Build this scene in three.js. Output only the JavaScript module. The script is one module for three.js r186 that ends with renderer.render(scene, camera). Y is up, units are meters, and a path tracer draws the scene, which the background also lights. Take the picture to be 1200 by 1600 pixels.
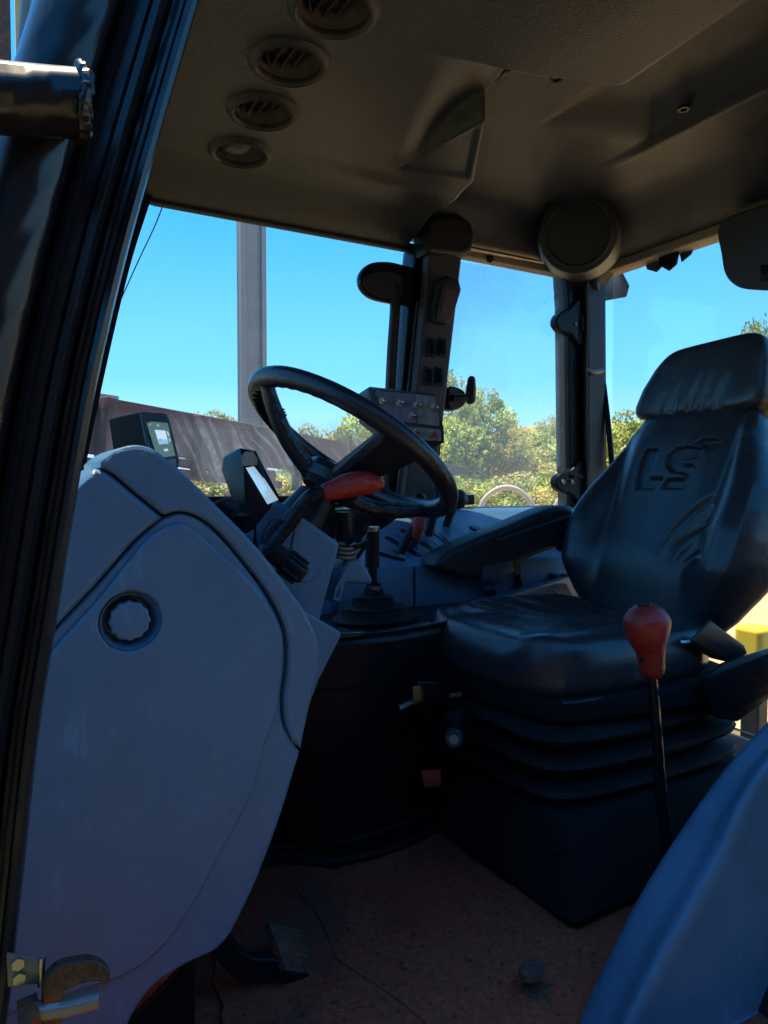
import * as THREE from 'three';
import { RoundedBoxGeometry } from 'three/addons/geometries/RoundedBoxGeometry.js';
import { ConvexGeometry } from 'three/addons/geometries/ConvexGeometry.js';
import { mergeGeometries, mergeVertices, toCreasedNormals } from 'three/addons/utils/BufferGeometryUtils.js';

// Axes: x runs to the rear of the tractor, y up, z to its left door. The cab floor is y = 0, the yard lies 1.15 m lower.
const scene = new THREE.Scene();
const camera = new THREE.PerspectiveCamera(70.59, 0.75, 0.02, 900);
camera.position.set(0, 0.78, 1.25);
camera.lookAt(0.48907, 0.78 - 0.035376, 1.25 - 0.87153);
scene.add(camera);

const SUN = new THREE.Vector3(-0.06, 0.95, -0.20).normalize();
const SKYGAIN = 0.55;
{
  const W = 512, H = 256, d = new Float32Array(W * H * 4);
  const stops = [[-0.02, .66, .86, .96], [0.03, .52, .82, .99], [0.14, .20, .62, 1.03], [0.36, .055, .41, .97], [0.65, .045, .32, .88], [1.01, .035, .28, .70]];
  for (let j = 0; j < H; j++) for (let i = 0; i < W; i++) {
    const el = ((j + .5) / H - .5) * Math.PI, az = ((i + .5) / W - .5) * 2 * Math.PI;
    const y = Math.sin(el), x = Math.cos(el) * Math.cos(az), z = Math.cos(el) * Math.sin(az);
    let c;
    if (y < -0.02) c = [.30, .24, .17];
    else { let k = 0; while (k < stops.length - 2 && y > stops[k + 1][0]) k++; const a = stops[k], b = stops[k + 1], t = (y - a[0]) / (b[0] - a[0]); c = [1, 2, 3].map(q => a[q] + (b[q] - a[q]) * t); }
    if (y > -0.02) {
      const cs = Math.max(0, x * SUN.x + y * SUN.y + z * SUN.z), g = Math.pow(cs, 10) * .5 + Math.pow(cs, 90) * 2;
      c = [c[0] + g, c[1] + g * .95, c[2] + g * .8];
    }
    const o = (j * W + i) * 4; d[o] = c[0] * SKYGAIN; d[o + 1] = c[1] * SKYGAIN; d[o + 2] = c[2] * SKYGAIN; d[o + 3] = 1;
  }
  const t = new THREE.DataTexture(d, W, H, THREE.RGBAFormat, THREE.FloatType);
  t.mapping = THREE.EquirectangularReflectionMapping; t.magFilter = t.minFilter = THREE.LinearFilter; t.needsUpdate = true;
  scene.background = t; scene.environment = t;
}
const sun = new THREE.DirectionalLight(0xffe9c8, 4.8);
sun.position.copy(SUN).multiplyScalar(30); sun.target.position.set(1, 0, 0);
sun.castShadow = true; sun.shadow.mapSize.set(4096, 4096);
Object.assign(sun.shadow.camera, { left: -25, right: 25, top: 25, bottom: -25, near: 1, far: 90 });
scene.add(sun, sun.target);
const renderer = new THREE.WebGLRenderer({ antialias: true });
renderer.toneMapping = THREE.LinearToneMapping;
renderer.toneMappingExposure = 2.85;
renderer.shadowMap.enabled = true;

// ---------- helpers
let seed = 1234567;
const rnd = () => { seed = (seed * 1664525 + 1013904223) >>> 0; return seed / 4294967296; };
const rr = (a, b) => a + (b - a) * rnd();
const V = a => new THREE.Vector3(a[0], a[1], a[2]);
const clamp = (x, a = 0, b = 1) => Math.min(b, Math.max(a, x));
const ss = (a, b, x) => { const t = clamp((x - a) / (b - a)); return t * t * (3 - 2 * t); };
const lerp = (a, b, t) => a + (b - a) * t;
function pw(table, x) { // piecewise-linear table [[x, y], ...]
  if (x <= table[0][0]) return table[0][1];
  for (let i = 1; i < table.length; i++) if (x <= table[i][0]) { const [a, b] = [table[i - 1], table[i]]; return lerp(a[1], b[1], (x - a[0]) / (b[0] - a[0])); }
  return table[table.length - 1][1];
}
function hash2(x, y, s) { let h = (x * 374761393 + y * 668265263 + s * 982451653) | 0; h = Math.imul(h ^ (h >>> 13), 1274126177); return ((h ^ (h >>> 16)) >>> 0) / 4294967296; }
function vnoise(x, y, per, s) {
  const xi = Math.floor(x), yi = Math.floor(y), fx = x - xi, fy = y - yi, u = fx * fx * (3 - 2 * fx), v = fy * fy * (3 - 2 * fy);
  const m = a => ((a % per) + per) % per;
  return lerp(lerp(hash2(m(xi), m(yi), s), hash2(m(xi + 1), m(yi), s), u), lerp(hash2(m(xi), m(yi + 1), s), hash2(m(xi + 1), m(yi + 1), s), u), v);
}
function fbm(x, y, per, oct, s) { let a = .5, r = 0, n = 0; for (let o = 0; o < oct; o++) { r += a * vnoise(x, y, per, s + o * 17); n += a; x *= 2; y *= 2; per *= 2; a *= .5; } return r / n; }
function tex(n, fn, metres, srgb = false) { // fn(u, v) in 0..1 tiles -> grey or [r, g, b]
  const d = new Uint8Array(n * n * 4);
  for (let j = 0; j < n; j++) for (let i = 0; i < n; i++) { const c = fn(i / n, j / n), o = (j * n + i) * 4, q = Array.isArray(c) ? c : [c, c, c]; for (let k = 0; k < 3; k++) d[o + k] = 255 * clamp(q[k]); d[o + 3] = q.length > 3 ? 255 * clamp(q[3]) : 255; }
  const t = new THREE.DataTexture(d, n, n); t.wrapS = t.wrapT = THREE.RepeatWrapping; t.magFilter = THREE.LinearFilter; t.minFilter = THREE.LinearMipmapLinearFilter; t.generateMipmaps = true;
  t.repeat.set(1 / metres, 1 / metres); if (srgb) t.colorSpace = THREE.SRGBColorSpace; t.needsUpdate = true; return t;
}
function canvasTex(w, h, draw) { const c = document.createElement('canvas'); c.width = w; c.height = h; draw(c.getContext('2d'), w, h); const t = new THREE.CanvasTexture(c); t.colorSpace = THREE.SRGBColorSpace; return t; }
const col = (r, g, b) => new THREE.Color().setRGB(r, g, b);
const std = (r, g, b, rough, extra = {}) => new THREE.MeshPhysicalMaterial({ color: col(r, g, b), roughness: rough, ...extra });

// ---------- materials
const grainT = tex(512, (u, v) => { const w = fbm(u * 8, v * 8, 8, 3, 3); const a = Math.abs(2 * vnoise(u * 46 + w * 3, v * 60 + w * 3, 1e9, 5) - 1), b = vnoise(u * 160, v * 160, 160, 9); return .25 + .55 * Math.pow(a, .6) + .2 * b; }, .11);
const fineT = tex(512, (u, v) => .5 * vnoise(u * 128, v * 128, 128, 4) + .5 * vnoise(u * 256, v * 256, 256, 8), .12);
const smudgeT = tex(512, (u, v) => { const n = fbm(u * 6, v * 6, 6, 5, 21), m = fbm(u * 26, v * 26, 26, 4, 33), s = fbm(u * 90 + 4 * n, v * 5 + 3 * n, 1e9, 3, 37); return .80 + .10 * (n - .5) + .13 * (m - .5) + .14 * ss(.66, .78, s) * ss(.5, .62, m); }, .9);
const roughT = tex(512, (u, v) => { const n = fbm(u * 9, v * 9, 9, 5, 51); return [0, .62 + .75 * (n - .5), 0]; }, .6);
const scratchT = tex(512, (u, v) => .62 + .5 * (fbm(u * 60, v * 3, 60, 4, 71) - .5) + .3 * (fbm(u * 5, v * 5, 5, 4, 72) - .5), .5);
const rustT = tex(512, (u, v) => { const n = fbm(u * 7, v * 7, 7, 5, 41), k = ss(.42, .62, n), m = .8 + .4 * vnoise(u * 90, v * 90, 90, 6); return [lerp(.30, .46, k) * m, lerp(.24, .27, k) * m, lerp(.22, .17, k) * m]; }, .25, true);
const MT = {
  grey: std(.105, .205, .325, .5, { map: smudgeT, bumpMap: fineT, bumpScale: .0004, roughnessMap: roughT, specularIntensity: .7 }),
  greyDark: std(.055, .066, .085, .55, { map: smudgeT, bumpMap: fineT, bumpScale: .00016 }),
  liner: std(.031, .032, .046, .35, { map: smudgeT, bumpMap: grainT, bumpScale: .0011 }),
  linerSmooth: std(.018, .018, .024, .5, { map: smudgeT, bumpMap: fineT, bumpScale: .0002 }),
  trim: std(.075, .062, .066, .5, { map: smudgeT, bumpMap: fineT, bumpScale: .0002 }),
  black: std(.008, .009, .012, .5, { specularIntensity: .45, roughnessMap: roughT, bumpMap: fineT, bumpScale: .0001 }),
  blackMatt: std(.007, .008, .010, .85, { specularIntensity: .4, bumpMap: fineT, bumpScale: .0002 }),
  rubber: std(.009, .010, .012, .7, { specularIntensity: .5, map: smudgeT, bumpMap: fineT, bumpScale: .0002 }),
  paint: std(.008, .010, .015, .22, { roughness: .42, map: smudgeT, clearcoat: .25, clearcoatRoughness: .3, roughnessMap: roughT, specularIntensity: .6 }),
  leather: std(.036, .036, .040, .42, { bumpMap: grainT, bumpScale: .0003, roughnessMap: roughT, specularIntensity: 1 }),
  leatherSide: std(.016, .018, .024, .5, { bumpMap: grainT, bumpScale: .0004 }),
  wheel: std(.020, .021, .025, .42, { bumpMap: fineT, bumpScale: .00025, roughnessMap: roughT }),
  red: std(.46, .030, .018, .42, { map: smudgeT, bumpMap: fineT, bumpScale: .0001 }),
  steel: std(.45, .44, .42, .35, { metalness: 1, roughnessMap: roughT }),
  dullSteel: std(.30, .28, .26, .5, { metalness: .8, map: smudgeT }),
  rust: new THREE.MeshStandardMaterial({ map: rustT, roughness: .8, metalness: .1, bumpMap: fineT, bumpScale: .0006 }),
  worn: new THREE.MeshPhysicalMaterial({ map: rustT, color: col(.8, .75, .75), roughness: .5, metalness: .45, bumpMap: fineT, bumpScale: .0003 }),
  pillarIn: std(.038, .027, .026, .45, { map: smudgeT, bumpMap: fineT, bumpScale: .0002 }),
  seal: std(.012, .012, .014, .38, { roughnessMap: roughT }),
  glass: new THREE.MeshPhysicalMaterial({ color: col(.93, .98, 1), roughness: 0, transmission: 1, thickness: 0, ior: 1.5 }),
  plateViolet: std(.22, .20, .29, .45, { map: scratchT }),
  plateGrey: std(.38, .36, .36, .5, { map: scratchT }),
  sheet: std(.30, .29, .29, .5, { map: smudgeT, metalness: .2 }),
  blueTape: std(.02, .06, .22, .5),
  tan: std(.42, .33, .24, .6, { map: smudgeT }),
};

// ---------- geometry
function metreUV(g) {
  g = g.index ? g.toNonIndexed() : g;
  const p = g.attributes.position, uv = new Float32Array(p.count * 2), a = new THREE.Vector3(), b = new THREE.Vector3(), c = new THREE.Vector3();
  for (let i = 0; i < p.count; i += 3) {
    a.fromBufferAttribute(p, i); b.fromBufferAttribute(p, i + 1).sub(a); c.fromBufferAttribute(p, i + 2).sub(a); b.cross(c);
    const x = Math.abs(b.x), y = Math.abs(b.y), z = Math.abs(b.z);
    for (let k = 0; k < 3; k++) { const q = i + k, P = [p.getX(q), p.getY(q), p.getZ(q)]; const w = x > y && x > z ? [P[2], P[1]] : y > z ? [P[0], P[2]] : [P[0], P[1]]; uv[q * 2] = w[0]; uv[q * 2 + 1] = w[1]; }
  }
  g.setAttribute('uv', new THREE.BufferAttribute(uv, 2)); return g;
}
const top = [], used = {};
function take(name) { if (!(name in used)) { used[name] = 0; return name; } used[name]++; return name + '_' + String(used[name]).padStart(3, '0'); }
function mesh(name, g, m, parent, keepUV = false) {
  const o = new THREE.Mesh(keepUV ? g : metreUV(g), m); o.name = name; o.castShadow = o.receiveShadow = true; if (parent) parent.add(o); return o;
}
function thing(name, label, category, group) { const o = new THREE.Group(); o.name = take(name); o.userData = { label, category }; if (group) o.userData.group = group; scene.add(o); top.push(o); return o; }
function struct(o) { o.userData.kind = 'structure'; o.name = take(o.name); scene.add(o); return o; }
function settle(o) { // put a group's origin at the base of the thing
  o.updateMatrixWorld(true); const b = new THREE.Box3().setFromObject(o); const c = new THREE.Vector3((b.min.x + b.max.x) / 2, b.min.y, (b.min.z + b.max.z) / 2);
  for (const k of o.children) k.position.sub(c); o.position.add(c);
}
function smoothPts(pts, n, closed = true) { const c = new THREE.CatmullRomCurve3(pts.map(p => new THREE.Vector3(p[0], p[1], p[2] || 0)), closed, 'centripetal'); return c.getSpacedPoints(n).slice(0, closed ? n : n + 1).map(p => [p.x, p.y, p.z]); }
function prism(pts, z0, z1, { bev = .003, seg = 3, holes = [], crease = .6 } = {}) { // outline in the xy plane, extruded along z
  const sh = new THREE.Shape(pts.map(p => new THREE.Vector2(p[0], p[1])));
  for (const h of holes) sh.holes.push(new THREE.Path(h.map(p => new THREE.Vector2(p[0], p[1]))));
  const a = Math.min(z0, z1), b = Math.max(z0, z1); bev = Math.min(bev, (b - a) / 2 - 1e-4);
  const g = new THREE.ExtrudeGeometry(sh, { depth: b - a - 2 * bev, bevelEnabled: bev > 0, bevelThickness: bev, bevelSize: bev, bevelOffset: -bev, bevelSegments: seg, curveSegments: 8 });
  g.translate(0, 0, a + bev); const q = toCreasedNormals(g, crease), p = q.attributes.position, N = q.attributes.normal;
  for (let i = 0; i < p.count; i += 3) for (const zz of [a, b]) if ([0, 1, 2].every(k => Math.abs(p.getZ(i + k) - zz) < 1e-5)) for (let k = 0; k < 3; k++) N.setXYZ(i + k, 0, 0, zz === a ? -1 : 1);
  return q;
}
function prismX(pts, x0, x1, o) { // outline points in a plane of constant x (their y and z count), extruded along x
  return prism(pts.map(p => [-p[2], p[1]]), x0, x1, o).rotateY(Math.PI / 2);
}
function prismY(pts, y0, y1, o) { // outline points in plan (x, z), extruded upwards
  return prism(pts.map(p => [p[0], -p[2]]), y0, y1, o).rotateX(-Math.PI / 2);
}
function tube(pts, r, { seg = 24, rad = 12, closed = false, cap = true, round = false } = {}) {
  const c = pts.length === 2 ? new THREE.LineCurve3(V(pts[0]), V(pts[1])) : new THREE.CatmullRomCurve3(pts.map(V), closed, 'centripetal');
  const fr = c.computeFrenetFrames(seg, closed), pos = [], idx = [];
  const rf = Array.isArray(r) ? t => pw(r.map((q, i) => [i / (r.length - 1), q]), t) : typeof r === 'function' ? r : () => r;
  for (let i = 0; i <= seg; i++) {
    const t = i / seg, P = c.getPointAt(t); let R = rf(t);
    if (round) { const L = c.getLength(), e = Math.min(t, 1 - t) * L; if (e < R) R = Math.max(R * .12, Math.sqrt(Math.max(0, R * R - (R - e) * (R - e)))); }
    for (let j = 0; j < rad; j++) { const a = j / rad * 2 * Math.PI, N = fr.normals[i], B = fr.binormals[i]; pos.push(P.x + R * (Math.cos(a) * N.x + Math.sin(a) * B.x), P.y + R * (Math.cos(a) * N.y + Math.sin(a) * B.y), P.z + R * (Math.cos(a) * N.z + Math.sin(a) * B.z)); }
  }
  for (let i = 0; i < seg; i++) for (let j = 0; j < rad; j++) { const a = i * rad + j, b = i * rad + (j + 1) % rad, d = a + rad, e = b + rad; idx.push(a, b, d, b, e, d); }
  if (cap && !closed) for (const i of [0, seg]) { const P = c.getPointAt(i / seg), k = pos.length / 3; pos.push(P.x, P.y, P.z); for (let j = 0; j < rad; j++) i ? idx.push(i * rad + j, i * rad + (j + 1) % rad, k) : idx.push((j + 1) % rad, j, k); }
  const g = new THREE.BufferGeometry(); g.setAttribute('position', new THREE.Float32BufferAttribute(pos, 3)); g.setIndex(idx); return toCreasedNormals(g, .9);
}
function sweep(profile, pts, crease = .5, seg = 60) { // closed profile [[a, z], ...], a measured to the left of a path that stays in an xy plane
  const c = new THREE.CatmullRomCurve3(pts.map(V), false, 'centripetal'), pos = [], idx = [], n = profile.length;
  for (let i = 0; i <= seg; i++) { const P = c.getPointAt(i / seg), T = c.getTangentAt(i / seg), N = new THREE.Vector3(-T.y, T.x, 0).normalize(); for (const [a, z] of profile) pos.push(P.x + N.x * a, P.y + N.y * a, P.z + z); }
  for (let i = 0; i < seg; i++) for (let j = 0; j < n; j++) { const a = i * n + j, b = i * n + (j + 1) % n; idx.push(a, a + n, b, b, a + n, b + n); }
  const g = new THREE.BufferGeometry(); g.setAttribute('position', new THREE.Float32BufferAttribute(pos, 3)); g.setIndex(idx); return toCreasedNormals(g, crease);
}
const OCT = []; for (let i = 0; i < 26; i++) { const a = [(i % 3) - 1, (Math.floor(i / 3) % 3) - 1, Math.floor(i / 9) - 1]; const l = Math.hypot(...a); if (l) OCT.push(a.map(q => q / l)); } OCT.push([.577, .577, .577]);
function hull(pts, r = 0, crease = .45) { const P = []; for (const p of pts) if (r) for (const o of OCT) P.push(new THREE.Vector3(p[0] + o[0] * r, p[1] + o[1] * r, p[2] + o[2] * r)); else P.push(V(p)); return toCreasedNormals(new ConvexGeometry(P), crease); }
function rbox(cx, cy, cz, w, h, d, r = .005, rot) { const g = new RoundedBoxGeometry(w, h, d, 3, Math.min(r, w / 2.01, h / 2.01, d / 2.01)); if (rot) { if (rot[0]) g.rotateX(rot[0]); if (rot[1]) g.rotateY(rot[1]); if (rot[2]) g.rotateZ(rot[2]); } return g.translate(cx, cy, cz); }
function lathe(prof, seg = 32) { return toCreasedNormals(new THREE.LatheGeometry(prof.map(p => new THREE.Vector2(p[0], p[1])), seg), .6); }
const QY = new THREE.Vector3(0, 1, 0);
function along(g, P, dir) { g.applyQuaternion(new THREE.Quaternion().setFromUnitVectors(QY, V(dir).normalize())); return g.translate(P[0], P[1], P[2]); } // turns the y axis of a shape towards dir
function merge(list) { return mergeGeometries(list.map(g => { g = g.index ? g.toNonIndexed() : g; for (const k of Object.keys(g.attributes)) if (k !== 'position' && k !== 'normal') g.deleteAttribute(k); return g; })); }
function pillow(nu, nv, mid, nrm, front, back, disp = () => 0, p = 2.6, sq = 6) { // padded shape: mid(u, v) is its middle sheet, its plan a rounded rectangle
  const pos = [], idx = [], n = nrm.clone().normalize();
  const sp = k => { const a = 2 * k - 1; return Math.sign(a) * (1 - Math.pow(1 - Math.abs(a), 1.5)); };
  for (const s of [1, -1]) {
    const o = pos.length / 3;
    for (let j = 0; j <= nv; j++) for (let i = 0; i <= nu; i++) {
      const a = sp(i / nu), b = sp(j / nv), S = Math.max(Math.abs(a), Math.abs(b)), h = Math.hypot(a, b) || 1, c = a / h, d = b / h, rho = S < 1e-9 ? 1 : Math.pow(Math.pow(Math.abs(c), sq) + Math.pow(Math.abs(d), sq), -1 / sq);
      const u = .5 + .5 * S * rho * c, v = .5 + .5 * S * rho * d, e = Math.pow(Math.max(0, 1 - Math.pow(S, 2 * p)), 1 / p), P = mid(u, v), k = s > 0 ? front * e + disp(P, u, v) * Math.min(1, e * 1.5) : -back * e;
      pos.push(P[0] + n.x * k, P[1] + n.y * k, P[2] + n.z * k);
    }
    for (let j = 0; j < nv; j++) for (let i = 0; i < nu; i++) { const a = o + j * (nu + 1) + i, b = a + 1, c = a + nu + 1, d = c + 1; s > 0 ? idx.push(a, b, c, b, d, c) : idx.push(a, c, b, b, c, d); }
  }
  let g = new THREE.BufferGeometry(); g.setAttribute('position', new THREE.Float32BufferAttribute(pos, 3)); g.setIndex(idx); g = mergeVertices(g, 1e-5); g.computeVertexNormals(); return g;
}
function sdPoly(px, py, poly) { let d = 1e9, s = 1; for (let i = 0, j = poly.length - 1; i < poly.length; j = i++) { const ex = poly[j][0] - poly[i][0], ey = poly[j][1] - poly[i][1], wx = px - poly[i][0], wy = py - poly[i][1], t = clamp((wx * ex + wy * ey) / (ex * ex + ey * ey)); const bx = wx - ex * t, by = wy - ey * t; d = Math.min(d, bx * bx + by * by); const c1 = py >= poly[i][1], c2 = py < poly[j][1], c3 = ex * wy > ey * wx; if ((c1 && c2 && c3) || (!c1 && !c2 && !c3)) s = -s; } return s * Math.sqrt(d); }
const chain = (pts, n) => smoothPts(pts, n, false);
const circle = (cx, cy, r, n = 32) => Array.from({ length: n }, (_, i) => [cx + r * Math.cos(i / n * 2 * Math.PI), cy + r * Math.sin(i / n * 2 * Math.PI), 0]);


// ---------- cab shell: floor, ceiling, roof, walls
const vents = [[0.5354, 1.6, -0.0755], [0.5536, 1.6, -0.2727], [0.5716, 1.6, -0.4812], [0.5437, 1.6, 0.1071]];
{
  const n = 1024, floorT = tex(n, (u, v) => {
    const a = fbm(u * 5, v * 5, 5, 6, 101), b = fbm(u * 14, v * 14, 14, 5, 131), g = vnoise(u * 300, v * 300, 300, 7), k = ss(.44, .56, a), q = ss(.50, .60, b);
    let c = [lerp(.45, .62, k), lerp(.235, .285, k), lerp(.175, .185, k)]; c = c.map((x, i) => lerp(x, [.62, .22, .13][i], q * .6));
    return c.map(x => x * (.82 + .3 * g));
  }, 1.6, true);
  const m = new THREE.MeshStandardMaterial({ map: floorT, roughness: .85, bumpMap: smudgeT, bumpScale: .004 });
  struct(mesh('cab_floor', new THREE.BoxGeometry(2.2, .06, 1.5).translate(.95, -.03, 0), m));
  const mat = thing('floor_mat', 'dusty red-brown floor mat in front of the driver seat', 'floor mat');
  const wob = smoothPts([[.30, 0, .42], [.34, 0, .05], [.42, 0, -.04], [.62, 0, -.03], [.86, 0, -.05], [.885, 0, .1], [.885, 0, .46], [.80, 0, .50], [.50, 0, .50], [.36, 0, .49]], 80).map((p, i) => [p[0] + .004 * Math.sin(i * 1.7), 0, p[2] + .004 * Math.cos(i * 2.3)]);
  mesh('sheet', prismY(wob, .001, .0055, { bev: .001, seg: 1 }), m, mat);
  for (const [a, c] of [[[.52, .006, -.03], [.50, .006, .2]], [[.50, .006, .2], [.56, .006, .48]], [[.38, .006, .30], [.50, .006, .32]]]) mesh('weld_ridge', tube([a, [(a[0] + c[0]) / 2 + .012, .006, (a[2] + c[2]) / 2], c], .0022, { rad: 6, seg: 16 }), m, mat);
  const grit = []; for (let i = 0; i < 240; i++) { const s = rr(.0012, .0045), x = rr(.32, .9), z = rr(-.02, .5); grit.push(new THREE.IcosahedronGeometry(s, 0).scale(1, .6, rr(.7, 1.3)).rotateY(rr(0, 6)).translate(x, .0055 + s * .4, z)); }
  const gm = mesh('soil_grit', merge(grit), std(.12, .05, .03, .95)); gm.userData = { kind: 'stuff', label: 'scattered crumbs of red soil on the cab floor', category: 'soil' }; gm.name = take('soil_grit'); scene.add(gm);
}
{
  const xeT = [[-.62, 1.19], [-.42, 1.18], [-.34, 1.165], [-.075, 1.0], [-.05, .985], [.05, .962], [.125, .966], [.205, 1.112], [.22, 1.118], [.72, 1.09]];
  const tri = [[.955, -.375], [1.0, -.09], [1.145, -.335]];
  const cove = z => .055 * ss(-.54, -.74, z);
  const hf = (x, z) => {
    let y = 1.592;
    const zh = .088 + (x - .779) * .333; // edge of the hatch
    if (z < zh + .012 && z > -.43) {
      const k = clamp((z + .41) / .5), xf = lerp(.93, .775, k), xs = pw([[-.41, .955], [-.06, .965], [.15, .97]], z);
      const up = .05 * ss(0, 1, (x - xf) / Math.max(.02, xs - xf)) * ss(-.40, -.12, z) * ss(zh + .012, zh - .012, z);
      y += up * (z < -.06 ? 1 - ss(xs, xs + .03, x) : 1);
    }
    y += .009 * ss(.004, -.012, sdPoly(x, z, tri));
    y -= .024 * ss(.70, .98, x) * ss(zh - .012, zh + .012, z);
    y -= .010 * ss(-.40, -.46, z) * ss(.55, .95, x) * ss(-.58, -.5, z); // moulded swage before the door header
    return y - cove(z);
  };
  const hr = (x, z) => {
    let y = 1.678 - .10 * ss(1.72, 1.99, x) - .095 * ss(-.60, -.745, z) * ss(1.0, 1.3, x) - .045 * ss(-.5, -.74, z) * (1 - ss(1.0, 1.3, x));
    y += .05 * ss(.045, -.085, sdPoly(x, z, [[1.25, -.13], [1.25, 1.2], [1.52, 1.2], [1.52, -.06]]));
    y -= .012 * ss(.012, -.012, Math.abs(x - 1.56) - .02) * ss(-.3, -.1, z);
    return y;
  };
  function sheet(nx, nz, X0, X1, Z0, Z1, h, skip, lip) {
    const pos = [], idx = [];
    for (let j = 0; j <= nz; j++) { const z = lerp(Z0, Z1, j / nz), a = X0, b = typeof X1 === 'function' ? X1(z) : X1; for (let i = 0; i <= nx; i++) { const x = lerp(a, b, Math.min(1, i / (nx - 2))), k = i === nx - 1 ? .008 : i === nx ? lip : 0; pos.push(x + (i === nx ? -.004 : 0), h(x, z) + (lip ? k : 0), z); } }
    const row = nx + 1;
    for (let j = 0; j < nz; j++) for (let i = 0; i < nx; i++) { const a = j * row + i, q = [a, a + 1, a + row, a + row + 1]; const cx = (pos[q[0] * 3] + pos[q[3] * 3]) / 2, cz = (pos[q[0] * 3 + 2] + pos[q[3] * 3 + 2]) / 2; if (skip && skip(cx, cz)) continue; idx.push(q[0], q[1], q[2], q[1], q[3], q[2]); }
    const g = new THREE.BufferGeometry(); g.setAttribute('position', new THREE.Float32BufferAttribute(pos, 3)); g.setIndex(idx); g.computeVertexNormals(); return g;
  }
  const ceiling = new THREE.Group(); ceiling.name = 'cab_ceiling';
  mesh('front_headliner', sheet(150, 280, .16, z => pw(xeT, z), -.74, .72, hf, (x, z) => vents.some(v => Math.hypot(x - v[0], z - v[2]) < .066), .05), MT.liner, ceiling);
  mesh('rear_headliner', sheet(150, 170, .86, 2.02, -.745, .74, hr, null, 0), MT.liner, ceiling);
  const scr = (P, r) => merge([along(lathe([[0, .001], [r * .55, .001], [r * .6, -.003], [r, -.003], [r * 1.05, .0], [r, .004]], 20), P, [0, 1, 0])]);
  for (const [P, r] of [[[0.4057, 1.598, -0.1611], .013], [[0.443, 1.594, -0.6216], .011], [[0.4486, 1.594, -0.6954], .010], [[1.1019, 1.657, 0.0465], .013], [[1.4996, 1.69, 0.0536], .014]]) mesh('screw', scr(P, r), MT.black, ceiling);
  for (const P of [[0.9775, 1.648, -0.0242], [0.9866, 1.648, -0.005]]) mesh('vent_slot', rbox(P[0], P[1] + .006, P[2], .012, .01, .07, .003, [0, -.1, 0]), MT.black, ceiling);
  struct(ceiling);
  // roof skin above the lining
  struct(mesh('cab_roof', merge([rbox(1.205, 1.835, 0, 2.21, .13, 1.66, .05)]), MT.greyDark));
}
{ // low walls and rails that close the cab below the glass and under the roof
  const w = new THREE.Group(); w.name = 'cab_walls';
  mesh('front_bulkhead', rbox(-.10, .14, 0, .06, .72, 1.5, .01), MT.black, w);
  mesh('right_side_wall', rbox(.95, .31, -.775, 2.1, .80, .05, .01), MT.black, w);
  mesh('rear_wall', rbox(2.075, -.10, 0, .05, .18, 1.5, .01), MT.black, w);
  mesh('left_sill', rbox(.4, -.06, .755, .9, .14, .05, .01), MT.black, w);
  mesh('left_rear_wall', rbox(1.62, .17, .755, .95, .5, .05, .01), MT.black, w);
  mesh('roof_rail', rbox(1.12, 1.675, -.775, 2.0, .19, .06, .01), MT.black, w);
  mesh('roof_rail', rbox(1.12, 1.675, .765, 2.0, .19, .06, .01), MT.black, w);
  mesh('roof_rail', rbox(2.085, 1.675, 0, .07, .19, 1.5, .01), MT.black, w);
  mesh('roof_rail', rbox(.135, 1.69, 0, .05, .17, 1.5, .01), MT.black, w);
  mesh('corner_post', tube([[2.06, .1, .75], [2.06, 1.66, .75]], .035), MT.black, w);
  struct(w);
}

// ---------- vents in the ceiling
['round air vent second from the top of the photo, largest one fully in view', 'round air vent third from the top of the photo, between two other vents', 'smallest round air vent in the row, nearest the right door header', 'round air vent cut off by the upper edge of the photo'].forEach((label, i) => {
  const [x, , z] = vents[i], y = 1.592, t = thing('air_vent', label, 'air vent', 'air vents in the ceiling');
  mesh('bezel', lathe([[.060, .008], [.058, .0], [.060, -.006], [.066, -.011], [.073, -.009], [.079, -.002], [.080, .003]], 48).translate(x, y, z), MT.linerSmooth, t);
  mesh('socket', lathe([[.060, -.002], [.057, .012], [.050, .03], [.030, .05], [.0, .055]], 40).translate(x, y, z), MT.trim, t);
  const tilt = i === 2 ? .35 : .15, ball = new THREE.Group();
  const g = [lathe([[.046, -.003], [.048, .004], [.044, .016], [.043, .004], [.046, -.003]], 40)];
  const put = q => q.rotateZ(tilt).translate(x + .004, y + .016, z - .002);
  mesh('nozzle', put(g[0]), MT.trim, t);
  for (const k of [-.022, .0, .022]) { const L = Math.sqrt(.044 * .044 - k * k); mesh('louvre', put(rbox(k, .008, 0, .0022, .024, 2 * L, .001, [0, 0, -.35])), MT.trim, t); }
  if (i === 2) mesh('flap', put(lathe([[0, -.014], [.02, -.011], [.036, -.003], [.0425, .002], [.04, .005], [0, .005]], 32)), MT.trim, t);
});

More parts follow.
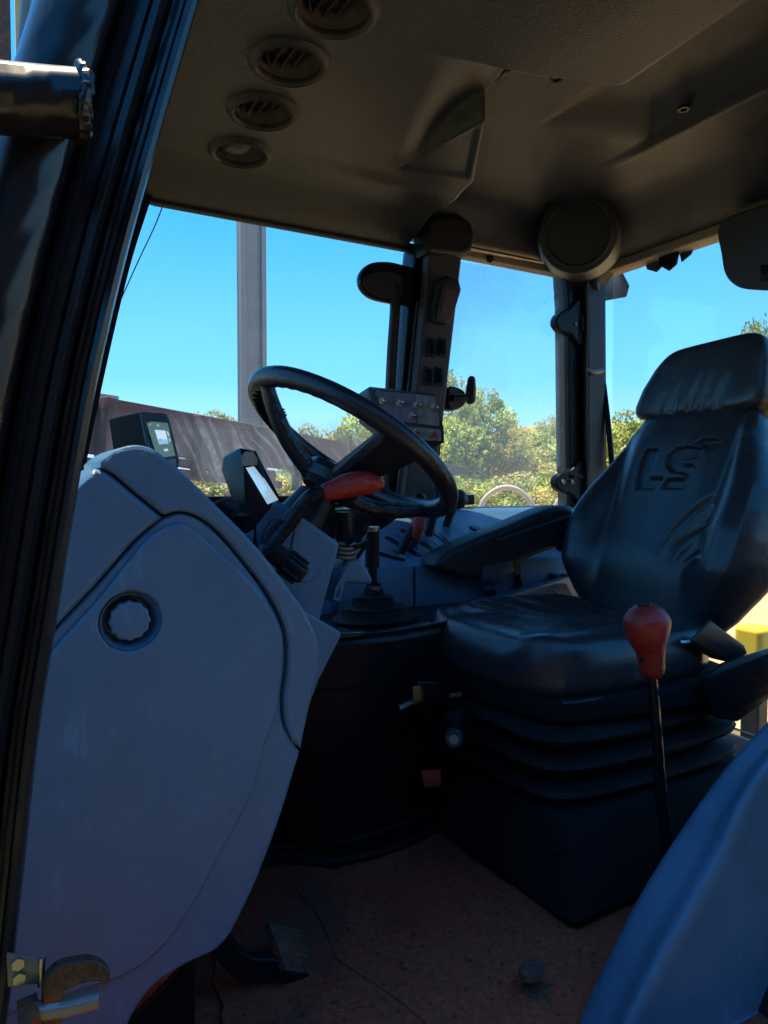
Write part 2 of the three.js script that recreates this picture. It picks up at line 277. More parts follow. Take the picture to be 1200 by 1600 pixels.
// ---------- front post of the open left door
{
  const t = thing('door_post', 'glossy black front post of the open doorway, along the left edge of the photo', 'door post');
  const path = [[-0.0061, 0.3271, 0.7], [0.0099, 0.4106, 0.7], [0.0204, 0.4974, 0.7], [0.0337, 0.6127, 0.7], [0.0449, 0.6818, 0.7], [0.0593, 0.7701, 0.7], [0.073, 0.8471, 0.7], [0.0926, 0.9338, 0.7], [0.1112, 1.0046, 0.7], [0.1498, 1.1428, 0.7], [0.1983, 1.3077, 0.7]];
  mesh('post', sweep([[0.0470, -.06], [0.0483, .0], [0.0496, .010], [0.0522, .018], [0.0566, .024], [0.0626, .028], [0.0705, .0295], [0.0783, .0285], [0.0861, .025], [0.0922, .018], [0.0966, .008], [0.0983, -.004], [0.0992, -.02], [0.0940, -.06]], path, .9), MT.paint, t);
  mesh('door_channel', sweep([[0.0174, -.05], [0.0183, -.004], [0.0204, .006], [0.0244, .011], [0.0287, .009], [0.0309, .001], [0.0374, .0], [0.0387, .007], [0.0418, .0115], [0.0452, .009], [0.0465, .0], [0.0461, -.05]], path), MT.paint, t);
  mesh('rubber_seal', sweep([[0.0000, -.04], [-0.0009, .0], [0.0009, .005], [0.0043, .0075], [0.0078, .005], [0.0091, -.002], [0.0126, -.003], [0.0139, .001], [0.0161, .0], [0.0161, -.04]], path), MT.seal, t);
  mesh('back_web', sweep([[.003, -.075], [.003, -.035], [.094, -.035], [.094, -.075]], path), MT.black, t);
  mesh('grab_rail', tube([[0.0645, 1.0245, 0.745], [0.037, 1.0194, 0.745], [-0.0044, 1.0107, 0.75], [-0.0448, 0.9951, 0.78]], .0205, { rad: 20 }), MT.paint, t);
  const wp = [0.0622, 1.0239, 0.745], W = []; for (let i = 0; i < 18; i++) { const a = i / 18 * 2 * Math.PI; W.push([wp[0] + .0015 * Math.sin(i * 5), wp[1] + Math.cos(a) * .0205, wp[2] + Math.sin(a) * .0205]); }
  mesh('weld_bead', tube(W, s => .0042 + .0007 * Math.sin(s * 110), { closed: true, seg: 72, rad: 8 }), MT.paint, t);
  // striker for the door latch near the bottom
  const s = new THREE.Group(); s.name = 'latch_striker'; t.add(s);
  mesh('bracket', hull([[0.0118, 0.4722, 0.722], [0.032, 0.4635, 0.726], [0.031, 0.449, 0.726], [0.0122, 0.4504, 0.722], [0.0119, 0.4704, 0.719], [0.0322, 0.4617, 0.723], [0.0312, 0.4471, 0.723], [0.0123, 0.4485, 0.719]], .0008), MT.dullSteel, s);
  mesh('bracket_edge', tube([[0.032, 0.4659, 0.727], [0.0309, 0.447, 0.727]], .0022, { rad: 8, seg: 6 }), MT.steel, s);
  for (const P of [[0.0176, 0.4651, 0.7235], [0.0182, 0.4549, 0.7235]]) mesh('bolt_head', along(lathe([[0, .003], [.0042, .003], [.0046, .0015], [.0046, -.001]], 6), P, [0, 0, 1]), MT.steel, s);
  mesh('hook', prism(smoothPts([[0.0311, 0.4226, 0.73], [0.0324, 0.4549, 0.73], [0.0391, 0.4623, 0.73], [0.049, 0.463, 0.73], [0.061, 0.4604, 0.73], [0.0692, 0.4542, 0.73], [0.0733, 0.446, 0.73], [0.0707, 0.4405, 0.73], [0.0649, 0.4443, 0.73], [0.056, 0.446, 0.73], [0.0479, 0.4452, 0.73], [0.0431, 0.4424, 0.73], [0.0416, 0.4187, 0.73], [0.0382, 0.398, 0.73], [0.03, 0.4012, 0.73]], 120), .729, .7375, { bev: .0012 }), MT.worn, s);
  mesh('pin', tube([[0.0175, 0.4383, 0.735], [0.041, 0.4332, 0.735], [0.0649, 0.4312, 0.735]], .0062, { rad: 18 }), MT.dullSteel, s);
  mesh('nut', along(lathe([[0, -.006], [.0095, -.006], [.0095, .006], [0, .006]], 6), [0.0234, 0.4366, 0.735], [1, .15, 0]), MT.worn, s);
}
// front post on the far side and windscreen
{
  const t = thing('windscreen_post', 'slim black front post beyond the dashboard, behind the nearest door post', 'window post');
  mesh('post', sweep([[-.012, -.03], [-.012, .03], [.06, .03], [.06, -.03]], [[0.1724, 0.5527, -0.75], [0.2703, 1.044, -0.75], [0.3451, 1.3654, -0.75], [0.3939, 1.5263, -0.75], [0.4298, 1.6472, -0.75]]), MT.black, t);
  const g = thing('windscreen', 'clear sloping front windscreen seen past the left edge of the door post', 'window pane');
  mesh('pane', new THREE.BoxGeometry(.005, 1.17, 1.4).rotateZ(-.245).translate(.08, 1.03, 0), MT.glass, g);
}


// ---------- right side: glass, posts, headers
const dustT = tex(1024, (u, v) => { // streaks of dried dust wiped over the glass
  const a = fbm(u * 3, v * 3, 3, 5, 201), w = u + .6 * v + .25 * fbm(u * 2, v * 2, 2, 4, 211), st = fbm(w * 70, v * 4, 1e9, 4, 221), sp = vnoise(u * 220, v * 220, 220, 231);
  const low = v > .55 ? 1 - ss(.92, 1.0, v) : 0; return clamp(.015 + low * (.13 + .30 * ss(.40, .58, a) * ss(.40, .70, st) * (.4 + 1.2 * vnoise(u * 90, v * 90, 90, 241)) + .18 * ss(.42, .6, a)) + (sp > .97 ? .3 : 0));
}, 1.0);
const dustLight = tex(512, (u, v) => clamp(.13 + .16 * ss(.4, .75, fbm(u * 3, v * 3, 3, 5, 301)) + (vnoise(u * 130, v * 130, 130, 311) > .97 ? .3 : 0) + .03 * ss(.5, .8, fbm(u * 60, v * 9, 60, 3, 321))), 1.1);
const dust = (m, o) => new THREE.MeshPhysicalMaterial({ color: col(.75, .73, .70), roughness: 1, transmission: .6, thickness: 0, alphaMap: m, transparent: true, opacity: o, depthWrite: false });
{
  const t = thing('door_window', 'large dusty window of the far door, left of the pillar with switches', 'window pane');
  const o = [[0.2235, 0.9758, -0.75], [0.3904, 1.5124, -0.75], [0.4302, 1.5349, -0.75], [1.2162, 1.5322, -0.75], [1.2402, 1.5198, -0.75], [1.1364, 0.6884, -0.75], [0.1747, 0.7071, -0.75]];
  mesh('pane', prism(o, -.757, -.752, { bev: .001, seg: 1 }), MT.glass, t);
  mesh('dust_film', new THREE.ShapeGeometry(new THREE.Shape(o.map(p => new THREE.Vector2(p[0], p[1])))).translate(0, 0, -.7495), dust(dustT, 1), t);
  mesh('lower_frame', merge([rbox(.82, .735, -.755, 1.3, .035, .035, .006)]), MT.black, t);
  mesh('handle_rail', tube([[1.1147, 0.6999, -0.72], [1.1193, 0.8999, -0.72], [1.133, 1.1792, -0.72], [1.1444, 1.3745, -0.72], [1.1358, 1.4179, -0.725], [1.1076, 1.4237, -0.74]], .0165, { rad: 14, seg: 30 }), MT.pillarIn, t);
  const f = [[1.2132, 1.4718, -0.745], [1.1195, 1.4761, -0.745], [1.0517, 1.4582, -0.745], [1.0228, 1.4229, -0.745], [1.025, 1.3882, -0.745], [1.056, 1.361, -0.745], [1.1334, 1.3509, -0.745], [1.2254, 1.3539, -0.745], [1.3111, 1.3642, -0.745], [1.3107, 1.4798, -0.745]];
  mesh('latch_housing', prism(smoothPts(f, 60), -.748, -.715, { bev: .01 }), MT.black, t);
  mesh('latch_cup', prism(smoothPts([[1.16, 1.4346, -0.715], [1.0937, 1.4409, -0.715], [1.0402, 1.4217, -0.715], [1.0292, 1.3951, -0.715], [1.0579, 1.37, -0.715], [1.1163, 1.3599, -0.715], [1.1623, 1.3756, -0.715]], 48), -.716, -.709, { bev: .003 }), MT.pillarIn, t);
}
{
  const t = thing('rear_side_window', 'hazy square window between the two far pillars with trees behind it', 'window pane');
  const o = [[1.4053, 1.5284, -0.75], [1.8697, 1.5477, -0.75], [1.8979, 1.5378, -0.75], [1.9208, 0.6945, -0.75], [1.3265, 0.6889, -0.75], [1.3508, 1.0341, -0.75]];
  mesh('pane', prism(o, -.757, -.752, { bev: .001, seg: 1 }), MT.glass, t);
  mesh('dust_film', new THREE.ShapeGeometry(new THREE.Shape(o.map(p => new THREE.Vector2(p[0], p[1])))).translate(0, 0, -.7495), dust(dustLight, .95), t);
  mesh('rubber_edge', tube([[1.8962, 1.5455, -0.745], [1.9103, 1.1564, -0.745], [1.9129, 0.6924, -0.745], [1.3206, 0.6955, -0.745]], .006, { rad: 8, seg: 60 }), MT.rubber, t);
  // latch handle
  const h = new THREE.Group(); h.name = 'window_latch'; t.add(h);
  mesh('latch_body', prism(smoothPts([[1.3378, 1.1014, -0.72], [1.3758, 1.1018, -0.72], [1.4016, 1.0867, -0.72], [1.4043, 1.0552, -0.72], [1.3761, 1.0327, -0.72], [1.3381, 1.0307, -0.72]], 36), -.74, -.70, { bev: .006 }), MT.pillarIn, h);
  mesh('latch_arm', tube([[1.34, 1.0651, -0.69], [1.3854, 1.0678, -0.69], [1.4188, 1.0656, -0.69]], .0125, { rad: 12 }), MT.black, h);
  mesh('latch_lever', tube([[1.4111, 1.0485, -0.69], [1.4136, 1.0695, -0.69], [1.4184, 1.1429, -0.69]], [.018, .017, .0115], { rad: 14, round: true }), MT.pillarIn, h);
}
{
  const t = thing('switch_pillar', 'brown-black middle pillar with a lamp and four rocker switches on it', 'pillar');
  const fr = [[1.2216, 1.5387, -0.72], [1.2169, 1.5019, -0.72], [1.1935, 1.3388, -0.72], [1.1679, 1.0861, -0.72], [1.1332, 0.78, -0.72], [1.1101, 0.5393, -0.72], [1.2772, 0.5306, -0.72], [1.3256, 1.0093, -0.72], [1.3994, 1.5672, -0.72]];
  mesh('steel_post', prism(fr, -.80, -.715, { bev: .004 }), MT.black, t);
  mesh('side_strip', prism([[1.2142, 1.3629, -0.7], [1.2332, 1.3653, -0.7], [1.2054, 1.022, -0.7], [1.1681, 0.6996, -0.7], [1.1355, 0.7001, -0.7], [1.1724, 1.0203, -0.7]], -.714, -.70, { bev: .003 }), MT.greyDark, t);
  const tr = [[1.238, 1.5535, -0.66], [1.2173, 1.3544, -0.66], [1.1852, 1.0724, -0.66], [1.1623, 0.8983, -0.66], [1.135, 0.7014, -0.66], [1.1214, 0.5442, -0.66], [1.2288, 0.5387, -0.66], [1.2616, 0.8203, -0.66], [1.2877, 0.9863, -0.66], [1.302, 1.0798, -0.66], [1.328, 1.3179, -0.66], [1.3473, 1.4351, -0.66], [1.3566, 1.5733, -0.66]];
  mesh('trim_cover', prism(tr, -.70, -.66, { bev: .008, seg: 4 }), MT.trim, t);
  const cap = [[1.2199, 1.4989, -0.65], [1.2197, 1.5864, -0.65], [1.2384, 1.615, -0.65], [1.332, 1.6359, -0.65], [1.3816, 1.6248, -0.65], [1.3993, 1.5876, -0.65], [1.3896, 1.5315, -0.65], [1.3498, 1.5052, -0.65]];
  mesh('trim_cap', prism(cap, -.745, -.645, { bev: .018, seg: 5 }), MT.linerSmooth, t);
  const la = new THREE.Group(); la.name = 'reading_light'; t.add(la);
  mesh('light_housing', prism([[1.2447, 1.4097, -0.63], [1.2826, 1.4345, -0.63], [1.3286, 1.4291, -0.63], [1.3385, 1.3987, -0.63], [1.3048, 1.3032, -0.63], [1.2879, 1.2855, -0.63], [1.2403, 1.2882, -0.63], [1.2309, 1.3027, -0.63]], -.665, -.635, { bev: .007 }), MT.linerSmooth, la);
  mesh('light_rim', prism([[1.2684, 1.407, -0.63], [1.3287, 1.4073, -0.63], [1.3287, 1.3894, -0.63], [1.2975, 1.2985, -0.63], [1.2807, 1.2887, -0.63], [1.2403, 1.294, -0.63], [1.2426, 1.308, -0.63]], -.637, -.629, { bev: .003 }), MT.trim, la);
  mesh('light_lens', prism([[1.2732, 1.394, -0.63], [1.319, 1.3941, -0.63], [1.2903, 1.3055, -0.63], [1.2521, 1.3071, -0.63]], -.632, -.6265, { bev: .002 }), std(.12, .075, .08, .25), la);
  for (const [u, v] of [[674, 543], [690, 543], [670, 588], [686, 588]]) {
    const s = new THREE.Group(); s.name = 'rocker_switch'; t.add(s); const d = 13, du = 6.6, k = -1.6;
    const q = (uu, vv, z) => { const a = P0[0], b = P0[1]; return [a + (uu - u) * sx, b - (vv - v) * sx, z]; };
    const P0 = u === 674 ? [1.24, 1.2126, -0.658] : u === 690 ? [1.2783, 1.2161, -0.658] : u === 670 ? [1.2307, 1.1227, -0.658] : [1.2689, 1.1255, -0.658], sx = .00235;
    mesh('switch_frame', prism([q(u - du + 1, v - d, 0), q(u + du + 1, v - d + 1, 0), q(u + du - 1, v + d, 0), q(u - du - 1, v + d - 1, 0)], -.664, -.654, { bev: .002 }), MT.linerSmooth, s);
    mesh('rocker', hull([q(u - 4, v - 10, -.655), q(u + 5, v - 9, -.655), q(u + 4, v + 10, -.645), q(u - 5, v + 9, -.645), q(u - 4, v, -.652), q(u + 5, v, -.652)], .0015), MT.black, s);
  }
}
{ // switch box on the middle pillar
  const t = thing('switch_box', 'grey control box with rows of toggle switches fixed to the middle pillar', 'control box');
  const body = [[0.996, 1.0623, -0.6121], [1.1388, 1.0387, -0.4851], [1.1563, 0.9476, -0.4716], [1.1628, 0.9081, -0.4778], [1.1305, 0.9057, -0.5188], [1.0101, 0.9427, -0.5878], [1.0054, 1.0564, -0.6869], [1.004, 0.9719, -0.6843], [1.2325, 0.9162, -0.5882], [1.1784, 0.8894, -0.583], [1.0797, 0.9162, -0.674], [1.2153, 1.0608, -0.6266], [1.0452, 1.0796, -0.7]];
  mesh('housing', hull(body, .004), MT.greyDark, t);
  const fa = [1.0055, 1.0545, -0.587], fb = [1.1273, 1.0332, -0.4741], fc = [1.1446, 0.9577, -0.4671], fd = [1.0245, 0.981, -0.5756];
  const A = V(fa), B = V(fb), D = V(fd), ux = B.clone().sub(A).normalize(), uz = ux.clone().cross(D.clone().sub(A)).normalize().negate(), uy = uz.clone().cross(ux).normalize();
  const basis = new THREE.Matrix4().makeBasis(ux, uy, uz).setPosition(A);
  const loc = p => V(p).applyMatrix4(basis.clone().invert()).toArray();
  const plate = (pts, z0, z1, m, nm, bev = .001) => mesh(nm, prism(pts.map(loc), z0, z1, { bev }).applyMatrix4(basis), m, t);
  plate([[1.0055, 1.0545, -0.587], [1.0894, 1.0419, -0.5091], [1.0978, 0.9588, -0.5085], [1.0248, 0.9719, -0.5761], [1.0183, 1.0013, -0.5796]], .0005, .004, MT.plateViolet, 'face_plate');
  plate([[1.0901, 1.0419, -0.5084], [1.1259, 1.035, -0.4753], [1.1315, 1.0295, -0.4705], [1.1431, 0.9701, -0.4649], [1.1425, 0.9504, -0.4672], [1.0985, 0.9588, -0.5079]], .0005, .004, MT.plateGrey, 'face_plate');
  plate([[1.028, 0.959, -0.5743], [1.0913, 0.95, -0.5154], [1.0968, 0.9117, -0.5137], [1.0431, 0.9202, -0.5635]], .0005, .004, MT.plateViolet, 'lower_plate');
  plate([[1.092, 0.9499, -0.5148], [1.1455, 0.9413, -0.4652], [1.1494, 0.9088, -0.4644], [1.0975, 0.9117, -0.513]], .0005, .004, MT.plateGrey, 'lower_plate');
  const tg = (p, red) => {
    const s = new THREE.Group(); s.name = 'toggle_switch'; t.add(s); const q = loc(p);
    const c = lathe([[0, .002], [.0105, .002], [.0105, .007], [.006, .008], [.006, .014], [0, .015]], 6).rotateX(Math.PI / 2).translate(q[0], q[1], 0);
    mesh('bushing', c.applyMatrix4(basis), MT.steel, s);
    mesh('bat', tube([[q[0], q[1], .012], [q[0] + .012, q[1] + .002, .028], [q[0] + .017, q[1] + .003, .036]], [.003, .0045, .005], { rad: 10, seg: 10, round: true }).applyMatrix4(basis), red ? MT.red : MT.steel, s);
  };
  [[1.0203, 1.0248, -0.5757], [1.0576, 1.018, -0.5411], [1.0932, 1.0112, -0.5082], [1.1285, 1.0028, -0.4757], [1.0848, 0.9809, -0.5188]].forEach(p => tg(p, false));
  [[1.0617, 0.9398, -0.5442], [1.0919, 0.9336, -0.5163], [1.1273, 0.9274, -0.4836]].forEach(p => tg(p, true));
  for (const p of [[1.0112, 1.0488, -0.5821], [1.0514, 1.0417, -0.5449], [1.0883, 1.0348, -0.5107], [1.1236, 1.0262, -0.4783]]) { const q = loc(p); mesh('printed_ring', new THREE.TorusGeometry(.007, .0012, 6, 18).translate(q[0], q[1], .0042).applyMatrix4(basis), MT.sheet, t); }
  const q = loc([1.0259, 0.9809, -0.5743]); mesh('indicator', lathe([[0, .004], [.007, .004], [.006, .007], [0, .009]], 18).rotateX(Math.PI / 2).translate(q[0] + .01, q[1] + .004, 0).applyMatrix4(basis), std(.5, .25, .16, .3), t);
}
{ // post in the rear right corner
  const t = thing('corner_pillar', 'dark brown rear corner pillar right of the square side window', 'pillar');
  mesh('steel_post', prism([[1.8632, 1.5531, -0.73], [1.8739, 1.4286, -0.73], [1.8863, 0.9203, -0.73], [1.9026, 0.6152, -0.73], [1.9448, 0.3035, -0.73], [2.0871, 0.2912, -0.73], [2.0577, 1.581, -0.73]], -.80, -.725, { bev: .004 }), MT.black, t);
  const hinge = (a, nm) => { const h = new THREE.Group(); h.name = 'window_hinge'; t.add(h); mesh('hinge_leaf', prism(smoothPts(a, 48), -.745, -.708, { bev: .005 }), MT.black, h); return h; };
  const h1 = hinge([[1.9107, 1.4585, -0.72], [1.8676, 1.4211, -0.72], [1.8129, 1.392, -0.72], [1.8012, 1.3612, -0.72], [1.8257, 1.3344, -0.72], [1.8749, 1.3257, -0.72], [1.9128, 1.2925, -0.72], [1.9635, 1.2973, -0.72], [1.9613, 1.4648, -0.72]]);
  mesh('bolt', along(lathe([[0, 0], [.006, 0], [.006, .004], [0, .004]], 6), [1.8899, 1.3661, -0.707], [0, 0, 1]), MT.dullSteel, h1);
  mesh('catch', rbox(0, 0, 0, .012, .05, .012, .002).translate(...[1.9213, 1.369, -0.704]), MT.pillarIn, h1);
  const h2 = hinge([[1.9214, 0.8692, -0.72], [1.8747, 0.8359, -0.72], [1.8193, 0.8192, -0.72], [1.8075, 0.7892, -0.72], [1.8353, 0.7615, -0.72], [1.8819, 0.752, -0.72], [1.9233, 0.7188, -0.72], [1.9714, 0.7183, -0.72], [1.9693, 0.87, -0.72]]);
  for (const P of [[1.835, 0.7961, -0.707], [1.8783, 0.7962, -0.707]]) mesh('bolt', along(lathe([[0, 0], [.009, 0], [.008, .006], [0, .007]], 14), P, [0, 0, 1]), MT.dullSteel, h2);
  mesh('catch', rbox(0, 0, 0, .05, .012, .014, .002).translate(...[1.9013, 0.8172, -0.702]), MT.black, h2);
  mesh('inner_rail', prism([[1.9307, 1.5483, -0.7], [1.9464, 0.6155, -0.7], [1.9776, 0.4484, -0.7], [2.04, 0.4446, -0.7], [2.0201, 1.561, -0.7]], -.72, -.69, { bev: .008, seg: 4 }), MT.pillarIn, t);
  mesh('rail_edge', tube([[1.9302, 1.5457, -0.69], [1.9324, 1.1511, -0.69], [1.946, 0.6161, -0.69]], .004, { rad: 8 }), MT.trim, t);
  mesh('gusset', hull([[1.9239, 1.5448, -0.69], [2.013, 1.5574, -0.69], [1.9715, 1.4871, -0.68], [1.9528, 1.5451, -0.675]], .002), MT.pillarIn, t);
}
{ // gas strut beside it
  const t = thing('gas_strut', 'thin black gas strut hanging beside the rear corner pillar', 'gas strut');
  mesh('cylinder', tube([[2.03, 1.1595, -0.7038], [2.03, 1.0158, -0.6798], [2.03, 0.8386, -0.6557]], .0105, { rad: 12 }), MT.black, t);
  mesh('rod', tube([[2.03, 1.2124, -0.7109], [2.03, 1.1548, -0.7037]], .005, { rad: 10 }), MT.steel, t);
  mesh('ball_joint', tube([[1.9249, 1.1999, -0.68], [1.9565, 1.1954, -0.68], [1.9981, 1.2033, -0.68]], [.007, .011, .009], { rad: 12 }), MT.dullSteel, t);
}
{ // headers
  const t = thing('right_header', 'narrow brown header strip above the far side windows', 'window header');
  mesh('door_header', prism([[0.3936, 1.5329, -0.74], [0.4119, 1.563, -0.74], [1.2581, 1.5523, -0.74], [1.2461, 1.5139, -0.74], [1.2101, 1.5285, -0.74], [0.4247, 1.5288, -0.74]], -.765, -.735, { bev: .004 }), MT.linerSmooth, t);
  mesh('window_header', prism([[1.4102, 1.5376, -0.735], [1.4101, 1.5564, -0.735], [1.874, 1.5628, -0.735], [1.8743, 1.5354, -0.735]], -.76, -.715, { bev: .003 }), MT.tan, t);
  for (const P of [[1.0521, 1.5423, -0.733], [1.5088, 1.5422, -0.712]]) mesh('screw', along(lathe([[0, .003], [.006, .003], [.009, 0], [.013, .001], [.014, -.003]], 18), P, [0, -.3, 1]), MT.black, t);
  const r = thing('rear_header', 'tan strip over the rear window catching warm light', 'window header');
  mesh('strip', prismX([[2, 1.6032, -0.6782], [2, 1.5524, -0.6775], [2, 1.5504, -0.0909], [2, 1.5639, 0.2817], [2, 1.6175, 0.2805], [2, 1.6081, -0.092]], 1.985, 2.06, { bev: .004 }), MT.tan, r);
}
{ // rear window with what hangs there
  const t = thing('rear_window', 'clear rear window behind the driver seat', 'window pane');
  mesh('pane', new THREE.BoxGeometry(.005, 1.58, 1.42).translate(2.085, .80, 0), MT.glass, t);
  mesh('dust_film', new THREE.PlaneGeometry(1.42, 1.58).rotateY(-Math.PI / 2).translate(2.08, .80, 0), dust(dustLight, .3), t);
  const lamp = thing('work_light', 'grey work lamp outside the rear window beside the corner pillar', 'work lamp');
  mesh('lamp_body', hull([[2.2, 1.639, -0.8772], [2.2, 1.6244, -0.7907], [2.2, 1.5523, -0.7481], [2.2, 1.5184, -0.7603], [2.2, 1.5279, -0.8688], [2.32, 1.6841, -0.986], [2.32, 1.6652, -0.9019], [2.32, 1.5683, -0.8667]], .006), MT.greyDark, lamp);
  mesh('lamp_bracket', tube([[2.24, 1.6399, -0.8881], [2.2, 1.7079, -0.8512]], .01), MT.black, lamp);
  const v = thing('rear_latch', 'dark latch block with pale brackets hanging from the rear header', 'latch');
  mesh('block', hull([[2.02, 1.5883, -0.4457], [2.02, 1.5809, -0.3691], [2.02, 1.5141, -0.3829], [2.02, 1.5018, -0.408], [2.02, 1.5283, -0.4447], [2.06, 1.6028, -0.4739], [2.06, 1.594, -0.4061], [2.06, 1.5198, -0.4305]], .005), MT.black, v);
  mesh('bracket', hull([[2.05, 1.5813, -0.5359], [2.05, 1.5822, -0.4759], [2.05, 1.5315, -0.4644], [2.05, 1.5197, -0.4856], [2.05, 1.5383, -0.5241], [2.066, 1.5815, -0.5442], [2.066, 1.5314, -0.4885]], .003), MT.greyDark, v);
  mesh('bracket', hull([[2.05, 1.5837, -0.398], [2.05, 1.5804, -0.3362], [2.05, 1.5423, -0.3476], [2.05, 1.5267, -0.3819], [2.066, 1.5842, -0.4057], [2.066, 1.5804, -0.3558], [2.066, 1.5367, -0.3947]], .003), MT.greyDark, v);
  const s = thing('sun_visor', 'dark rounded visor plate at the upper right, hanging before the rear window', 'sun visor');
  mesh('plate', prismX(smoothPts([[1.94, 1.5549, -0.1567], [1.94, 1.4625, -0.1487], [1.94, 1.3985, -0.1328], [1.94, 1.3578, -0.095], [1.94, 1.3328, -0.0276], [1.94, 1.2941, 0.1664], [1.94, 1.3312, 0.2129], [1.94, 1.4762, 0.2097], [1.94, 1.5904, 0.1601], [1.94, 1.5704, -0.0133]], 80), 1.925, 1.945, { bev: .008 }), MT.greyDark, s);
  mesh('clip', hull([[1.92, 1.3965, -0.0158], [1.92, 1.3859, 0.0308], [1.92, 1.3441, 0.0316], [1.92, 1.3556, -0.015], [1.93, 1.377, -0.0031]], .003), MT.black, s);
  mesh('hinge_rod', tube([[1.95, 1.5668, -0.1181], [1.95, 1.5745, 0.1867]], .008), MT.black, s);
}
{ // loudspeaker in the ceiling corner
  const t = thing('corner_speaker', 'round dark loudspeaker cover in the ceiling corner above the rear pillar', 'loudspeaker');
  const P = [1.6781, 1.5855, -0.4801], n = [-.70, -.27, .66];
  mesh('housing', along(lathe([[.0, -.006], [.112, -.006], [.122, -.011], [.127, -.024], [.15, -.22], [0, -.22]], 56), P, n), MT.liner, t);
  mesh('ring', along(lathe([[.094, -.010], [.096, -.003], [.100, .000], [.105, -.001], [.109, -.008]], 56), P, n), MT.liner, t);
  mesh('grille', along(lathe([[0, .001], [.05, .0], [.08, -.003], [.095, -.005]], 48), P, n), MT.linerSmooth, t);
}


// ---------- dashboard
{
  const t = thing('dashboard', 'large blue-grey moulded dashboard side with a round knob, filling the lower left', 'dashboard');
  const outer = chain([[0.1246, 0.8084, 0.35], [0.1332, 0.8168, 0.35], [0.1476, 0.8254, 0.35], [0.1651, 0.8296, 0.35], [0.1844, 0.8255, 0.35], [0.2162, 0.8012, 0.35], [0.2557, 0.7623, 0.35], [0.3141, 0.7026, 0.35], [0.3583, 0.6452, 0.35], [0.3858, 0.6051, 0.35], [0.4008, 0.5703, 0.35], [0.4035, 0.5347, 0.35], [0.3929, 0.4964, 0.35], [0.3814, 0.4498, 0.35], [0.3757, 0.4244, 0.35]], 60);
  const seamC = chain([[0.3627, 0.4372, 0.35], [0.3537, 0.4631, 0.35], [0.3511, 0.498, 0.35], [0.3568, 0.5405, 0.35], [0.3543, 0.5881, 0.35], [0.3322, 0.6369, 0.35], [0.2976, 0.6851, 0.35], [0.2644, 0.7241, 0.35], [0.2394, 0.7425, 0.35], [0.2157, 0.7493, 0.35], [0.1979, 0.7449, 0.35]], 60);
  const seamA = chain([[0.1979, 0.7449, 0.35], [0.1666, 0.7708, 0.35], [0.1344, 0.7988, 0.35], [0.1245, 0.8017, 0.35]], 16).slice(1);
  mesh('upper_trim', prism([...outer, ...seamC, ...seamA], .20, .352, { bev: .0055, seg: 6, crease: .9 }), MT.grey, t);
  const front = [...chain([[0.1196, 0.8009, 0.35], [0.0994, 0.7822, 0.35], [0.072, 0.751, 0.35], [0.0453, 0.7084, 0.35]], 14), [0.0367, 0.5723, 0.35], ...chain([[0.0734, 0.6171, 0.35], [0.1185, 0.6647, 0.35], [0.166, 0.7178, 0.35], [0.1964, 0.7418, 0.35]], 16), ...chain([[0.1948, 0.7434, 0.35], [0.1651, 0.7685, 0.35], [0.1344, 0.795, 0.35], [0.1259, 0.7994, 0.35]], 14).slice(1)];
  mesh('front_trim', prism(front, .20, .351, { bev: .008, seg: 5, crease: .9 }), MT.grey, t);
  const side = [...chain([[0.1971, 0.7402, 0.35], [0.2157, 0.7469, 0.35], [0.2386, 0.7401, 0.35], [0.2619, 0.7218, 0.35], [0.2951, 0.6827, 0.35], [0.3295, 0.6345, 0.35], [0.3516, 0.5866, 0.35], [0.3541, 0.5408, 0.35], [0.3484, 0.4984, 0.35], [0.3519, 0.4625, 0.35], [0.3757, 0.4191, 0.35]], 60),
    ...chain([[0.3747, 0.4149, 0.35], [0.3402, 0.3181, 0.35], [0.2979, 0.23, 0.35], [0.265, 0.1846, 0.35], [0.218, 0.174, 0.35], [0.1786, 0.1596, 0.35], [0.1517, 0.129, 0.35], [0.1326, 0.0845, 0.35]], 40), [-0.0083, 0.1409, 0.35], [0.0085, 0.3969, 0.35], ...chain([[0.038, 0.5707, 0.35], [0.0747, 0.6148, 0.35], [0.1199, 0.6624, 0.35], [0.1675, 0.7155, 0.35], [0.1925, 0.7372, 0.35]], 24)];
  const K = [0.156, 0.6191, 0.35], hole = circle(K[0], K[1], .0345, 40);
  mesh('side_panel', prism(side, .30, .3475, { bev: .005, seg: 3, holes: [hole], crease: .9 }), MT.grey, t);
  const field = smoothPts([[0.0737, 0.5957, 0.35], [0.1183, 0.6444, 0.35], [0.181, 0.7196, 0.35], [0.2016, 0.7315, 0.35], [0.2211, 0.7341, 0.35], [0.2512, 0.7108, 0.35], [0.3095, 0.6536, 0.35], [0.3409, 0.6047, 0.35], [0.3488, 0.5715, 0.35], [0.3468, 0.5279, 0.35], [0.3402, 0.4764, 0.35], [0.3257, 0.4419, 0.35], [0.3068, 0.3798, 0.35], [0.2686, 0.3159, 0.35], [0.2325, 0.2571, 0.35], [0.1978, 0.2158, 0.35], [0.1645, 0.1942, 0.35], [0.1339, 0.1878, 0.35], [0.0807, 0.1875, 0.35], [-0.0011, 0.1966, 0.35], [0.0148, 0.3955, 0.35], [0.0461, 0.5566, 0.35]], 140);
  mesh('raised_field', prism(field, .344, .3535, { bev: .006, seg: 4, holes: [hole], crease: 1 }), MT.grey, t);
  const kn = new THREE.Group(); kn.name = 'panel_knob'; t.add(kn);
  mesh('knob_dish', lathe([[.0345, .0045], [.032, -.001], [.030, -.006], [.027, -.022], [0, -.024]], 40).rotateX(Math.PI / 2).translate(K[0], K[1], .349), MT.grey, kn);
